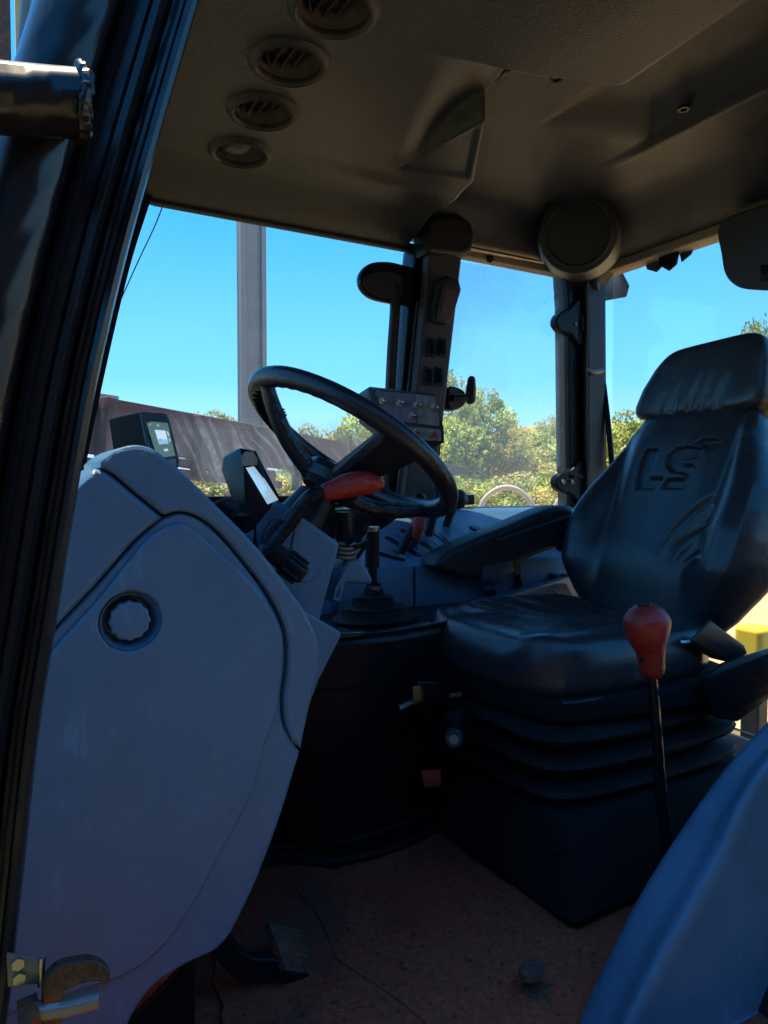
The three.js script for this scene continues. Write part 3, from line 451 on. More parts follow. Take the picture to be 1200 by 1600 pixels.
  const kp = []; for (let i = 0; i < 96; i++) { const a = i / 96 * 2 * Math.PI, r = .0232 + .0009 * Math.cos(a * 12); kp.push([K[0] + r * Math.cos(a), K[1] + r * Math.sin(a), 0]); }
  mesh('knob_cap', prism(kp, .327, .354, { bev: .003, seg: 3 }), MT.grey, kn);
  // body of the dashboard across the cab
  const body = [[0.1269, 0.7957, 0.3], [0.1496, 0.8182, 0.3], [0.1742, 0.8235, 0.3], [0.1961, 0.8175, 0.3], [0.2698, 0.746, 0.3], [0.3315, 0.6816, 0.3], [0.3762, 0.6225, 0.3], [0.4052, 0.5744, 0.3], [0.407, 0.5234, 0.3], [0.3675, 0.4281, 0.3], [0.3292, 0.3357, 0.3], [0.2743, 0.242, 0.3], [0.1581, 0.2571, 0.3], [0.0551, 0.2862, 0.3], [0.0616, 0.7115, 0.3]];
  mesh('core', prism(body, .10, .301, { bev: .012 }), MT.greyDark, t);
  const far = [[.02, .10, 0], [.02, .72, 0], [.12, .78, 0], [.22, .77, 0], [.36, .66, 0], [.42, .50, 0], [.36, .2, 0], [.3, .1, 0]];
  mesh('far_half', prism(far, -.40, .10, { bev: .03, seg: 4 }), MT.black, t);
  mesh('knee_flap', prism([[0.3919, 0.6276, 0.24], [0.4309, 0.5907, 0.24], [0.4542, 0.5759, 0.24], [0.4901, 0.5526, 0.24], [0.4912, 0.5464, 0.24], [0.4539, 0.4828, 0.24], [0.4302, 0.4288, 0.24], [0.4007, 0.3554, 0.24], [0.3714, 0.5529, 0.24]], .08, .24, { bev: .005 }), MT.grey, t);
  mesh('foot_duct', hull([[0.143, -0.0488, 0.22], [0.1578, 0.0761, 0.28], [0.2438, 0.1382, 0.28], [0.2576, -0.0392, 0.22], [0.2287, 0.0336, 0.1], [0.287, -0.1987, 0.1]], .004), MT.black, t);
}
{
  const t = thing('field_monitor', 'small grey box monitor with a pale screen and keys on top of the dashboard', 'monitor');
  const a = [0.2022, 0.8837, 0.1889], b = [0.2457, 0.887, 0.1443], c = [0.2508, 0.8788, 0.1418], d = [0.2587, 0.8179, 0.1659], e = [0.2569, 0.8074, 0.1653], f = [0.2107, 0.8021, 0.2199];
  mesh('bezel', hull([a, b, c, d, e, f, [0.2097, 0.8859, 0.1586], [0.2485, 0.887, 0.1229], [0.2601, 0.8108, 0.144]], .002), MT.greyDark, t);
  mesh('housing', hull([[0.2049, 0.8829, 0.179], [0.2157, 0.8044, 0.1997], [0.182, 0.882, 0.0629], [0.1887, 0.8196, 0.0692], [0.2522, 0.8859, 0.0792], [0.2644, 0.812, 0.1005], [0.2454, 0.8841, 0.1328], [0.2584, 0.8118, 0.143]], .003), MT.blackMatt, t);
  const quad = (p, nm, m) => { const g = new THREE.BufferGeometry(); g.setAttribute('position', new THREE.Float32BufferAttribute([...p[0], ...p[1], ...p[2], ...p[3]], 3)); g.setAttribute('uv', new THREE.Float32BufferAttribute([0, 1, 1, 1, 1, 0, 0, 0], 2)); g.setIndex([0, 2, 1, 0, 3, 2]); g.computeVertexNormals(); return mesh(nm, g, m, t, true); };
  const scr = canvasTex(256, 384, (x, w, h) => { x.fillStyle = '#5d7d72'; x.fillRect(0, 0, w, h); x.fillStyle = '#d8f2ff'; x.font = 'bold 30px sans-serif'; x.fillText('T', 30, 50); x.fillText('14', 110, 50); x.fillStyle = '#9fd4f5'; x.fillRect(78, 90, 130, 160); x.fillStyle = '#e8f3ff'; x.fillRect(84, 96, 118, 100); x.fillStyle = '#b9a8c8'; x.fillRect(100, 190, 30, 20); x.fillStyle = '#cfe6ee'; x.fillRect(120, 300, 60, 26); x.fillRect(222, 100, 16, 60); x.fillRect(222, 180, 16, 40); });
  quad([[0.2087, 0.8722, 0.1907], [0.2469, 0.8739, 0.1547], [0.2532, 0.825, 0.174], [0.2172, 0.8189, 0.2229]], 'screen', new THREE.MeshStandardMaterial({ map: scr, roughness: .25, emissive: 0xffffff, emissiveMap: scr, emissiveIntensity: .22 }));  // reflective LCD; faint emission added in place of reflected light
  for (const [p, q, r, s] of [[[0.2217, 0.8154, 0.2256], [0.2328, 0.816, 0.2111], [0.2335, 0.8097, 0.2117], [0.2232, 0.8092, 0.2266]], [[0.2373, 0.8171, 0.2067], [0.2475, 0.8177, 0.194], [0.2482, 0.8104, 0.1947], [0.238, 0.8099, 0.2074]]]) mesh('key', hull([p, q, r, s], .0018), MT.sheet, t);
  mesh('grip', hull([[0.2082, 0.8488, 0.2051], [0.2124, 0.8332, 0.2173], [0.2126, 0.8198, 0.2202], [0.209, 0.8335, 0.2085], [0.2118, 0.8495, 0.1957], [0.2168, 0.8233, 0.1996]], .002), MT.black, t);
}
{
  const t = thing('display_pod', 'dark hooded display with a pale narrow screen standing behind the dashboard edge', 'display');
  mesh('housing', hull([[0.3675, 0.8074, 0.0323], [0.3707, 0.8283, 0.0333], [0.3843, 0.8392, 0.0405], [0.3799, 0.8124, 0.1079], [0.4125, 0.7487, 0.1288], [0.3816, 0.7007, 0.1134], [0.3858, 0.7603, 0.0445], [0.4164, 0.814, 0.0595], [0.4508, 0.7548, 0.0812], [0.4149, 0.8381, 0.0577], [0.3812, 0.8405, 0.0846]], .003), MT.black, t);
  mesh('hood_end', hull([[0.3701, 0.8138, 0.1276], [0.3701, 0.8272, 0.1248], [0.3789, 0.8348, 0.1179], [0.3988, 0.8362, 0.0946], [0.4092, 0.8262, 0.0836], [0.4093, 0.8166, 0.083], [0.3859, 0.8158, 0.0997], [0.4007, 0.8361, 0.0727]], .0015), MT.tan, t);
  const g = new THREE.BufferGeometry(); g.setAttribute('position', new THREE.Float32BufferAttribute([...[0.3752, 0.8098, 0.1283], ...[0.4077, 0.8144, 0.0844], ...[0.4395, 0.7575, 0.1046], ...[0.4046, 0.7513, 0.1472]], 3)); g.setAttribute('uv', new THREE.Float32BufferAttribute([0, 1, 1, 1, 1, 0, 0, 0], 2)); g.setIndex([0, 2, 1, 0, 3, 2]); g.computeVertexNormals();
  mesh('screen', g, std(.30, .36, .40, .18, { clearcoat: 1, clearcoatRoughness: .05, emissive: col(.40, .62, .75), emissiveIntensity: .32 }), t, true);  // bluish emission stands in for sky reflected in the glass
  const nm = canvasTex(256, 64, (x, w, h) => { x.fillStyle = '#0b0d12'; x.fillRect(0, 0, w, h); x.fillStyle = '#5a6470'; x.font = 'bold 46px sans-serif'; x.fillText('afens', 80, 48); x.fillStyle = '#7a2018'; x.fillRect(150, 0, 14, 10); });
  const l = new THREE.BufferGeometry(); l.setAttribute('position', new THREE.Float32BufferAttribute([...[0.3573, 0.7396, 0.1097], ...[0.3844, 0.7396, 0.1249], ...[0.3843, 0.7303, 0.1252], ...[0.3572, 0.7303, 0.11]], 3)); l.setAttribute('uv', new THREE.Float32BufferAttribute([0, 1, 1, 1, 1, 0, 0, 0], 2)); l.setIndex([0, 2, 1, 0, 3, 2]); l.computeVertexNormals();
  mesh('name_plate', l, new THREE.MeshStandardMaterial({ map: nm, roughness: .5 }), t, true);
  mesh('stand', hull([[0.3445, 0.7524, 0.0676], [0.3761, 0.7588, 0.085], [0.3929, 0.7257, 0.1188], [0.394, 0.6798, 0.1212], [0.3749, 0.6887, 0.0872], [0.3564, 0.7261, 0.0523], [0.4321, 0.6765, 0.0051], [0.3802, 0.7455, -0.0269], [0.4351, 0.734, 0.0044]], .002), MT.black, t);
  mesh('cable', tube([[0.3286, 0.749, 0.0932], [0.3423, 0.7572, 0.1005], [0.3541, 0.7603, 0.107], [0.3683, 0.7582, 0.1093]], .0022, { rad: 8 }), MT.greyDark, t);
}

// ---------- steering column, wheel and its levers
{
  const t = thing('steering_column', 'blue-grey steering column housing with an oval access cover', 'steering column');
  const o = [[0.3772, 0.7012, 0.12], [0.4135, 0.7485, 0.12], [0.4291, 0.7567, 0.12], [0.4494, 0.7491, 0.12], [0.4758, 0.7304, 0.12], [0.5425, 0.6847, 0.12], [0.5474, 0.6767, 0.12], [0.5215, 0.5926, 0.12], [0.5081, 0.5439, 0.12], [0.472, 0.4105, 0.12], [0.3927, 0.4223, 0.12], [0.3857, 0.6863, 0.12]];
  mesh('housing', prism(o, -.10, .12, { bev: .008, seg: 4 }), MT.grey, t);
  mesh('access_cover', prism(smoothPts([[0.4641, 0.7134, 0.12], [0.4734, 0.7197, 0.12], [0.5182, 0.6889, 0.12], [0.5242, 0.6732, 0.12], [0.5169, 0.6493, 0.12], [0.4941, 0.622, 0.12], [0.4776, 0.6176, 0.12], [0.4557, 0.6352, 0.12]], 50), .115, .1235, { bev: .002 }), MT.grey, t);
  mesh('side_lever_pad', prism(smoothPts([[0.404, 0.6988, 0.13], [0.4218, 0.7255, 0.13], [0.4363, 0.7263, 0.13], [0.4419, 0.7166, 0.13], [0.4182, 0.6774, 0.13], [0.4061, 0.68, 0.13]], 40), .118, .132, { bev: .004 }), MT.greyDark, t);
  mesh('lower_cover', prism(smoothPts([[0.5782, 0.5628, 0], [0.6001, 0.6425, 0], [0.6275, 0.6412, 0], [0.6442, 0.6204, 0], [0.6555, 0.6021, 0], [0.6526, 0.5935, 0], [0.5891, 0.5964, 0]], 50), -.06, .04, { bev: .008 }), MT.grey, t);
  mesh('shroud', tube([[.47, .64, 0], [.525, .715, 0], [.558, .758, 0]], [.062, .052, .040], { rad: 24 }), MT.black, t);
  mesh('stalk', tube([[0.599, 0.6452, 0.03], [0.6005, 0.7319, 0.03]], .017, { rad: 16 }), MT.black, t);
  for (let k = 0; k < 4; k++) { const y = k * .0085; mesh('coil', new THREE.TorusGeometry(.0185, .004, 8, 24).rotateX(Math.PI / 2 + .15).translate(...[0.599, 0.65, 0.03].map((q, i) => q + (i === 1 ? y : 0))), MT.dullSteel, t); }
  mesh('wire', tube([[0.5919, 0.671, 0.05], [0.6132, 0.6822, 0.05], [0.6321, 0.6935, 0.05], [0.6389, 0.7102, 0.05], [0.6485, 0.7172, 0.05]], .004, { rad: 8 }), MT.black, t);
  mesh('wire', tube([[0.5996, 0.6632, 0.045], [0.6238, 0.6694, 0.045], [0.6429, 0.6759, 0.045]], .0055, { rad: 8 }), MT.black, t);
  mesh('bright_strip', tube([[0.6216, 0.6432, 0.02], [0.6395, 0.667, 0.02], [0.6507, 0.6937, 0.02]], .003, { rad: 8 }), MT.sheet, t);
  mesh('yellow_tag', hull([[0.3966, 0.6695, 0.15], [0.4097, 0.6792, 0.15], [0.414, 0.6708, 0.15], [0.4031, 0.661, 0.15], [0.4034, 0.6717, 0.155]], .002), std(.30, .30, .10, .6), t);
}
{
  const t = thing('steering_wheel', 'black steering wheel with moulded finger grips, seen from its underside', 'steering wheel');
  const n = new THREE.Vector3(.57, .822, 0).normalize(), e1 = new THREE.Vector3(0, 0, 1), e2 = new THREE.Vector3(-n.y, n.x, 0), c = new THREE.Vector3(.63, .855, 0), R = .212;
  const P = (r, a, h = 0) => c.clone().addScaledVector(e1, r * Math.cos(a)).addScaledVector(e2, r * Math.sin(a)).addScaledVector(n, h);
  const pos = [], idx = [], NS = 260, NR = 20;
  for (let i = 0; i < NS; i++) {
    const a = i / NS * 2 * Math.PI;
    for (let j = 0; j < NR; j++) {
      const b = j / NR * 2 * Math.PI, inn = Math.max(0, -Math.cos(b)), grip = ss(.15, .45, Math.sin(a)) * .5 + ss(.7, .95, Math.sin(a)) * .5;
      const rr_ = .0176 + .0016 * Math.sin(a * 46) * inn * grip + .0012 * ss(.75, 1, Math.abs(Math.sin(a)));
      const q = P(R + rr_ * Math.cos(b), a, rr_ * 1.02 * Math.sin(b)); pos.push(q.x, q.y, q.z);
    }
  }
  for (let i = 0; i < NS; i++) for (let j = 0; j < NR; j++) { const i2 = (i + 1) % NS, j2 = (j + 1) % NR; idx.push(i * NR + j, i2 * NR + j, i * NR + j2, i * NR + j2, i2 * NR + j, i2 * NR + j2); }
  const g = new THREE.BufferGeometry(); g.setAttribute('position', new THREE.Float32BufferAttribute(pos, 3)); g.setIndex(idx); g.computeVertexNormals();
  mesh('rim', g, MT.wheel, t);
  const spoke = (a, w) => mesh('spoke', tube([P(R - .004, a, -.004), P(R * .80, a, -.034), P(R * .5, a, -.070), P(.03, a, -.090)].map(v => v.toArray()), [w * .8, w, w, w * 1.2], { rad: 16, seg: 30 }), MT.wheel, t);
  spoke(Math.PI / 2, .0155); spoke(-Math.PI / 2, .0155);
  { const q = (r, a, h) => P(r, a, h).toArray(); mesh('spoke', hull([q(R - .002, .20, -.002), q(R - .002, -.17, -.002), q(R - .03, .16, -.02), q(R - .03, -.14, -.02), q(.05, .5, -.074), q(.05, -.5, -.074), q(.04, .4, -.088), q(.04, -.4, -.088), q(.1, .2, -.06), q(.1, -.2, -.06)], .007), MT.wheel, t); }
  for (const a of [Math.PI / 2, -Math.PI / 2]) for (let k = 0; k < 3; k++) { const r = R * (.70 + k * .022); const u = P(r, a, -.038 + (r / R - .7) * .11 + .0155); mesh('spoke_rib', new THREE.TorusGeometry(.0158, .0012, 6, 24).applyQuaternion(new THREE.Quaternion().setFromUnitVectors(new THREE.Vector3(0, 0, 1), P(1, a, .33).sub(P(0, a, 0)).normalize())).translate(...P(r, a, -.0455 + (r / R - .7) * .13).toArray()), MT.greyDark, t); }
  mesh('hub', along(lathe([[0, -.024], [.045, -.024], [.058, -.012], [.062, .006], [.054, .022], [.03, .03], [0, .032]], 40), P(0, 0, -.082).toArray(), n.toArray()), MT.wheel, t);
}
{
  const t = thing('shuttle_lever', 'red torpedo-shaped handle on a black stalk beside the steering wheel', 'lever');
  mesh('stalk', tube([[0.3923, 0.6574, 0.15], [0.4075, 0.6804, 0.15], [0.4384, 0.7156, 0.15], [0.4655, 0.7506, 0.15], [0.4815, 0.7642, 0.15], [0.4977, 0.7704, 0.15]], [.010, .011, .0115, .0125, .0125, .012], { rad: 14, seg: 40 }), MT.black, t);
  mesh('handle', tube([[0.4931, 0.7683, 0.15], [0.5188, 0.7736, 0.15], [0.5549, 0.7833, 0.15], [0.5857, 0.7855, 0.15], [0.6173, 0.7833, 0.15]], [.0135, .0165, .0205, .0215, .019, .008], { rad: 22, seg: 40, round: true }), MT.red, t);
  mesh('stop_piece', hull([[0.3899, 0.6715, 0.145], [0.3964, 0.6846, 0.145], [0.4072, 0.6831, 0.145], [0.4071, 0.6686, 0.145], [0.3884, 0.6703, 0.155]], .004), MT.greyDark, t);
}
{
  const t = thing('knurled_knob', 'black ribbed twist knob under the red-handled lever', 'knob');
  const a = [0.4145, 0.6716, 0.16], b = [0.4518, 0.6396, 0.16], d = [b[0] - a[0], b[1] - a[1], .01], L = Math.hypot(...d);
  const kp = []; for (let i = 0; i < 80; i++) { const q = i / 80 * 2 * Math.PI, r = .0215 + .0018 * Math.sign(Math.cos(q * 10)); kp.push([r * Math.cos(q), r * Math.sin(q), 0]); }
  mesh('cap', along(prism(kp, L * .35, L * 1.0, { bev: .002 }).rotateX(-Math.PI / 2), a, d), MT.black, t);
  mesh('collar', along(lathe([[0, -.012], [.015, -.012], [.017, .0], [.018, L * .38], [0, L * .38]], 24), a, d), MT.rubber, t);
  mesh('tip', along(lathe([[0, L], [.0175, L], [.015, L + .006], [0, L + .007]], 24), a, d), MT.black, t);
}

// ---------- right console
{
  const t = thing('right_console', 'long blue-grey side console under the far windows, with lever slots', 'console');
  const prof = [[-.355, .10], [-.357, .50], [-.36, .552], [-.368, .570], [-.385, .579], [-.42, .590], [-.55, .645], [-.67, .696], [-.70, .703], [-.75, .706]];
  const xf = z => pw([[-.75, 1.24], [-.68, 1.15], [-.6, 1.02], [-.5, .92], [-.42, .85], [-.36, .79], [-.355, .76]], z), pos = [], idx = [], NX = 40, n = prof.length;
  for (let i = 0; i <= NX; i++) for (const [z, y] of prof) { const k = i / NX, x0 = xf(z); const x = i === 0 ? x0 + .006 : lerp(x0, 2.03, Math.max(0, (i - 1) / (NX - 1))) + (i === 1 ? 0 : 0); pos.push(i === 1 ? x0 : i === 2 ? x0 + .012 : x, i === 0 ? Math.min(y, .1) : i === 1 ? y - .014 : y, z); }
  for (let i = 0; i < NX; i++) for (let j = 0; j < n - 1; j++) { const a = i * n + j; idx.push(a, a + n, a + 1, a + 1, a + n, a + n + 1); }
  const g = new THREE.BufferGeometry(); g.setAttribute('position', new THREE.Float32BufferAttribute(pos, 3)); g.setIndex(idx);
  mesh('shell', toCreasedNormals(g, .5), MT.grey, t);
  mesh('front_apron', hull([[.74, .08, -.42], [.74, .08, -.37], [.70, .5, -.37], [.72, .56, -.40], [.95, .56, -.40], [.95, .08, -.40], [.8, .57, -.44], [.95, .57, -.44]], .004), MT.grey, t);
  mesh('panel_gap', rbox([0.9922, 0.5626, -0.354][0], .50, -.3545, .003, .14, .004, .0005), MT.black, t);
  const nrm = new THREE.Vector3(0, .921, .39), slot = (a, b, w, nm, m, h) => { const A = V(a), B = V(b), d = B.clone().sub(A), L = d.length(), ux = d.normalize(), uy = nrm.clone().cross(ux); const M = new THREE.Matrix4().makeBasis(ux, uy, nrm).setPosition(A); const p = []; for (let i = 0; i <= 10; i++) { const q = -Math.PI / 2 + i / 10 * Math.PI; p.push([L + w * Math.cos(q), w * Math.sin(q), 0]); } for (let i = 0; i <= 10; i++) { const q = Math.PI / 2 + i / 10 * Math.PI; p.push([w * Math.cos(q), w * Math.sin(q), 0]); } mesh(nm, prism(p, -.004, h, { bev: .0015 }).applyMatrix4(M), m, t); };
  slot([0.9365, 0.5984, -0.4398], [0.9817, 0.5823, -0.4019], .010, 'lever_slot', MT.black, .003);
  slot([1.0074, 0.6336, -0.523], [1.0471, 0.5912, -0.4228], .010, 'lever_slot', MT.black, .003);
  slot([1.0801, 0.6493, -0.5601], [1.1138, 0.6006, -0.4451], .010, 'lever_slot', MT.black, .003);
  slot([1.1809, 0.6483, -0.5577], [1.1818, 0.609, -0.4649], .010, 'lever_slot', MT.black, .003);
  slot([1.0421, 0.6406, -0.5395], [1.0515, 0.6275, -0.5086], .011, 'symbol_plate', MT.blueTape, .0025);
  slot([1.073, 0.6174, -0.4848], [1.0833, 0.5987, -0.4406], .009, 'symbol_plate', MT.sheet, .0025);
  slot([1.1406, 0.6279, -0.5096], [1.1496, 0.6055, -0.4565], .009, 'symbol_plate', MT.sheet, .0025);
  slot([1.127, 0.6514, -0.5651], [1.1294, 0.6381, -0.5335], .009, 'symbol_plate', MT.sheet, .0025);
  slot([0.9778, 0.6086, -0.4638], [0.9817, 0.6055, -0.4565], .006, 'indicator_mark', std(.5, .10, .03, .4), .004);
  slot([0.9682, 0.6134, -0.4752], [0.9701, 0.6118, -0.4715], .005, 'indicator_mark', MT.sheet, .004);
  slot([0.9893, 0.592, -0.4248], [0.9969, 0.5888, -0.4172], .005, 'indicator_mark', MT.sheet, .004);
  mesh('blank_plug', along(lathe([[0, .007], [.017, .005], [.021, 0], [.021, -.004]], 28), [1.3406, 0.6494, -0.5602], [0, .921, .39]), MT.black, t);
  mesh('ash_tray', hull([[1.5225, 0.6698, -0.64], [1.5989, 0.6803, -0.66], [1.7068, 0.6848, -0.66], [1.6802, 0.6667, -0.63], [1.5333, 0.6535, -0.62], [1.6408, 0.6798, -0.65]], .004), MT.greyDark, t);
}
// levers standing in the console slots
function lever(name, label, pts, r, extra) { const t = thing(name, label, 'lever', 'levers in the console slots'); mesh('shaft', tube(pts, r, { rad: 12 }), MT.black, t); extra(t); return t; }
lever('console_lever', 'console lever with a red collar and small red knob just behind the wheel rim', [[0.9862, 0.5822, -0.44], [1.0165, 0.6298, -0.44], [1.0452, 0.6745, -0.44]], [.013, .014, .012], t => {
  mesh('collar', tube([[1.035, 0.6396, -0.44], [1.0494, 0.6638, -0.44], [1.0638, 0.6988, -0.44]], [.016, .021, .017], { rad: 16 }), MT.red, t);
  mesh('knob', tube([[1.0597, 0.6883, -0.44], [1.0701, 0.7181, -0.44], [1.0721, 0.7464, -0.44]], [.016, .021, .014], { rad: 16, round: true }), MT.red, t);
});
lever('console_lever', 'short black console lever between the red-collared one and its tall neighbour', [[1.043, 0.5892, -0.47], [1.07, 0.6269, -0.48], [1.0932, 0.6673, -0.49]], [.014, .013, .012], t => {
  mesh('knob', tube([[1.0909, 0.6852, -0.5], [1.0972, 0.7252, -0.5], [1.0972, 0.7618, -0.5]], [.014, .024, .02], { rad: 16, round: true }), MT.black, t);
});
lever('console_lever', 'black console lever rising behind the lower right of the wheel rim', [[1.1339, 0.6082, -0.53], [1.1603, 0.6575, -0.54], [1.187, 0.7134, -0.55]], [.014, .014, .013], t => {
  mesh('knob', tube([[1.1847, 0.7039, -0.55], [1.196, 0.7419, -0.55], [1.2027, 0.7762, -0.55]], [.014, .022, .018], { rad: 16, round: true }), MT.black, t);
});
lever('console_lever', 'console lever with a dark green ball knob against the side window', [[1.2233, 0.6147, -0.58], [1.2581, 0.6719, -0.59], [1.2935, 0.7303, -0.6]], [.013, .013, .012], t => {
  mesh('knob', tube([[1.2936, 0.7084, -0.6], [1.3032, 0.7402, -0.6], [1.3054, 0.772, -0.6]], [.02, .030, .024], { rad: 18, round: true }), std(.012, .035, .022, .4), t);
});
{
  const t = thing('tunnel_box', 'dark box with a rounded glossy top edge in front of the driver seat', 'console box');
  const plan = [[.44, 0, -.40], [.50, 0, -.20], [.58, 0, -.115], [.70, 0, -.082], [.86, 0, -.095], [1.0, 0, -.12], [1.25, 0, -.12], [1.25, 0, -.36], [.9, 0, -.40]];
  mesh('box', prismY(smoothPts(plan, 90), .002, .465, { bev: .018, seg: 5, crease: 1 }), MT.black, t);
  mesh('top_trim', tube([[.50, .468, -.205], [.58, .468, -.127], [.70, .468, -.094], [.86, .468, -.107], [.98, .468, -.13]], .006, { rad: 10, seg: 40 }), MT.paint, t);
  mesh('seam', tube([[.50, .36, -.192], [.58, .36, -.112], [.70, .36, -.081], [.86, .36, -.093], [.98, .36, -.118]], .0025, { rad: 8, seg: 40 }), MT.blackMatt, t);
  const c = thing('floor_cable', 'black cable bundle lying along the foot of the dark console box', 'cable');
  mesh('cable', tube([[0.4963, 0.012, -0.1642], [0.5485, 0.012, -0.1349], [0.6236, 0.01, -0.0765], [0.7184, 0.012, -0.0576], [0.8208, 0.012, -0.0699], [0.9333, 0.012, -0.1112]], .009, { rad: 10, seg: 50 }), MT.rubber, c);
  mesh('cable', tube([[0.4961, 0.03, -0.1633], [0.5862, 0.03, -0.122], [0.6852, 0.04, -0.081], [0.774, 0.05, -0.073], [0.894, 0.05, -0.1053]], .006, { rad: 10, seg: 50 }), MT.rubber, c);
  mesh('cable', tube([[0.4868, 0.008, -0.1374], [0.534, 0.008, -0.134], [0.5781, 0.008, -0.1034], [0.629, 0.008, -0.0575]], .006, { rad: 10, seg: 40 }), MT.rubber, c);
}
{
  const t = thing('gear_lever', 'straight black gear lever rising from a pleated rubber boot', 'gear lever');
  mesh('shaft', tube([[0.8068, 0.5014, -0.24], [0.8051, 0.5997, -0.24]], .0105, { rad: 14 }), MT.black, t);
  mesh('sleeve', tube([[0.8051, 0.5907, -0.24], [0.8052, 0.681, -0.24]], .0165, { rad: 18 }), MT.black, t);
  mesh('cap', tube([[0.8052, 0.675, -0.24], [0.8052, 0.6855, -0.24]], .0172, { rad: 18 }), MT.steel, t);
  const b = [0.8085, 0.4724, -0.24], prof = [[.105, 0], [.108, .006], [.09, .014], [.082, .012], [.074, .026], [.079, .03], [.058, .038], [.052, .036], [.047, .052], [.051, .055], [.028, .062], [.024, .07], [.018, .085], [.012, .087]];
  const g = lathe(prof, 48), p = g.attributes.position; for (let i = 0; i < p.count; i++) { const a = Math.atan2(p.getZ(i), p.getX(i)), k = 1 + .05 * Math.sin(a * 3 + p.getY(i) * 60) + .03 * Math.sin(a * 7); p.setX(i, p.getX(i) * k); p.setZ(i, p.getZ(i) * k * .8); }
  g.computeVertexNormals(); mesh('boot', toCreasedNormals(g.translate(b[0], .466, b[2]), .9), MT.rubber, t);
  mesh('clamp', lathe([[.012, 0], [.019, .002], [.02, .01], [.012, .012]], 20).translate(b[0], .536, b[2]), MT.dullSteel, t);
}


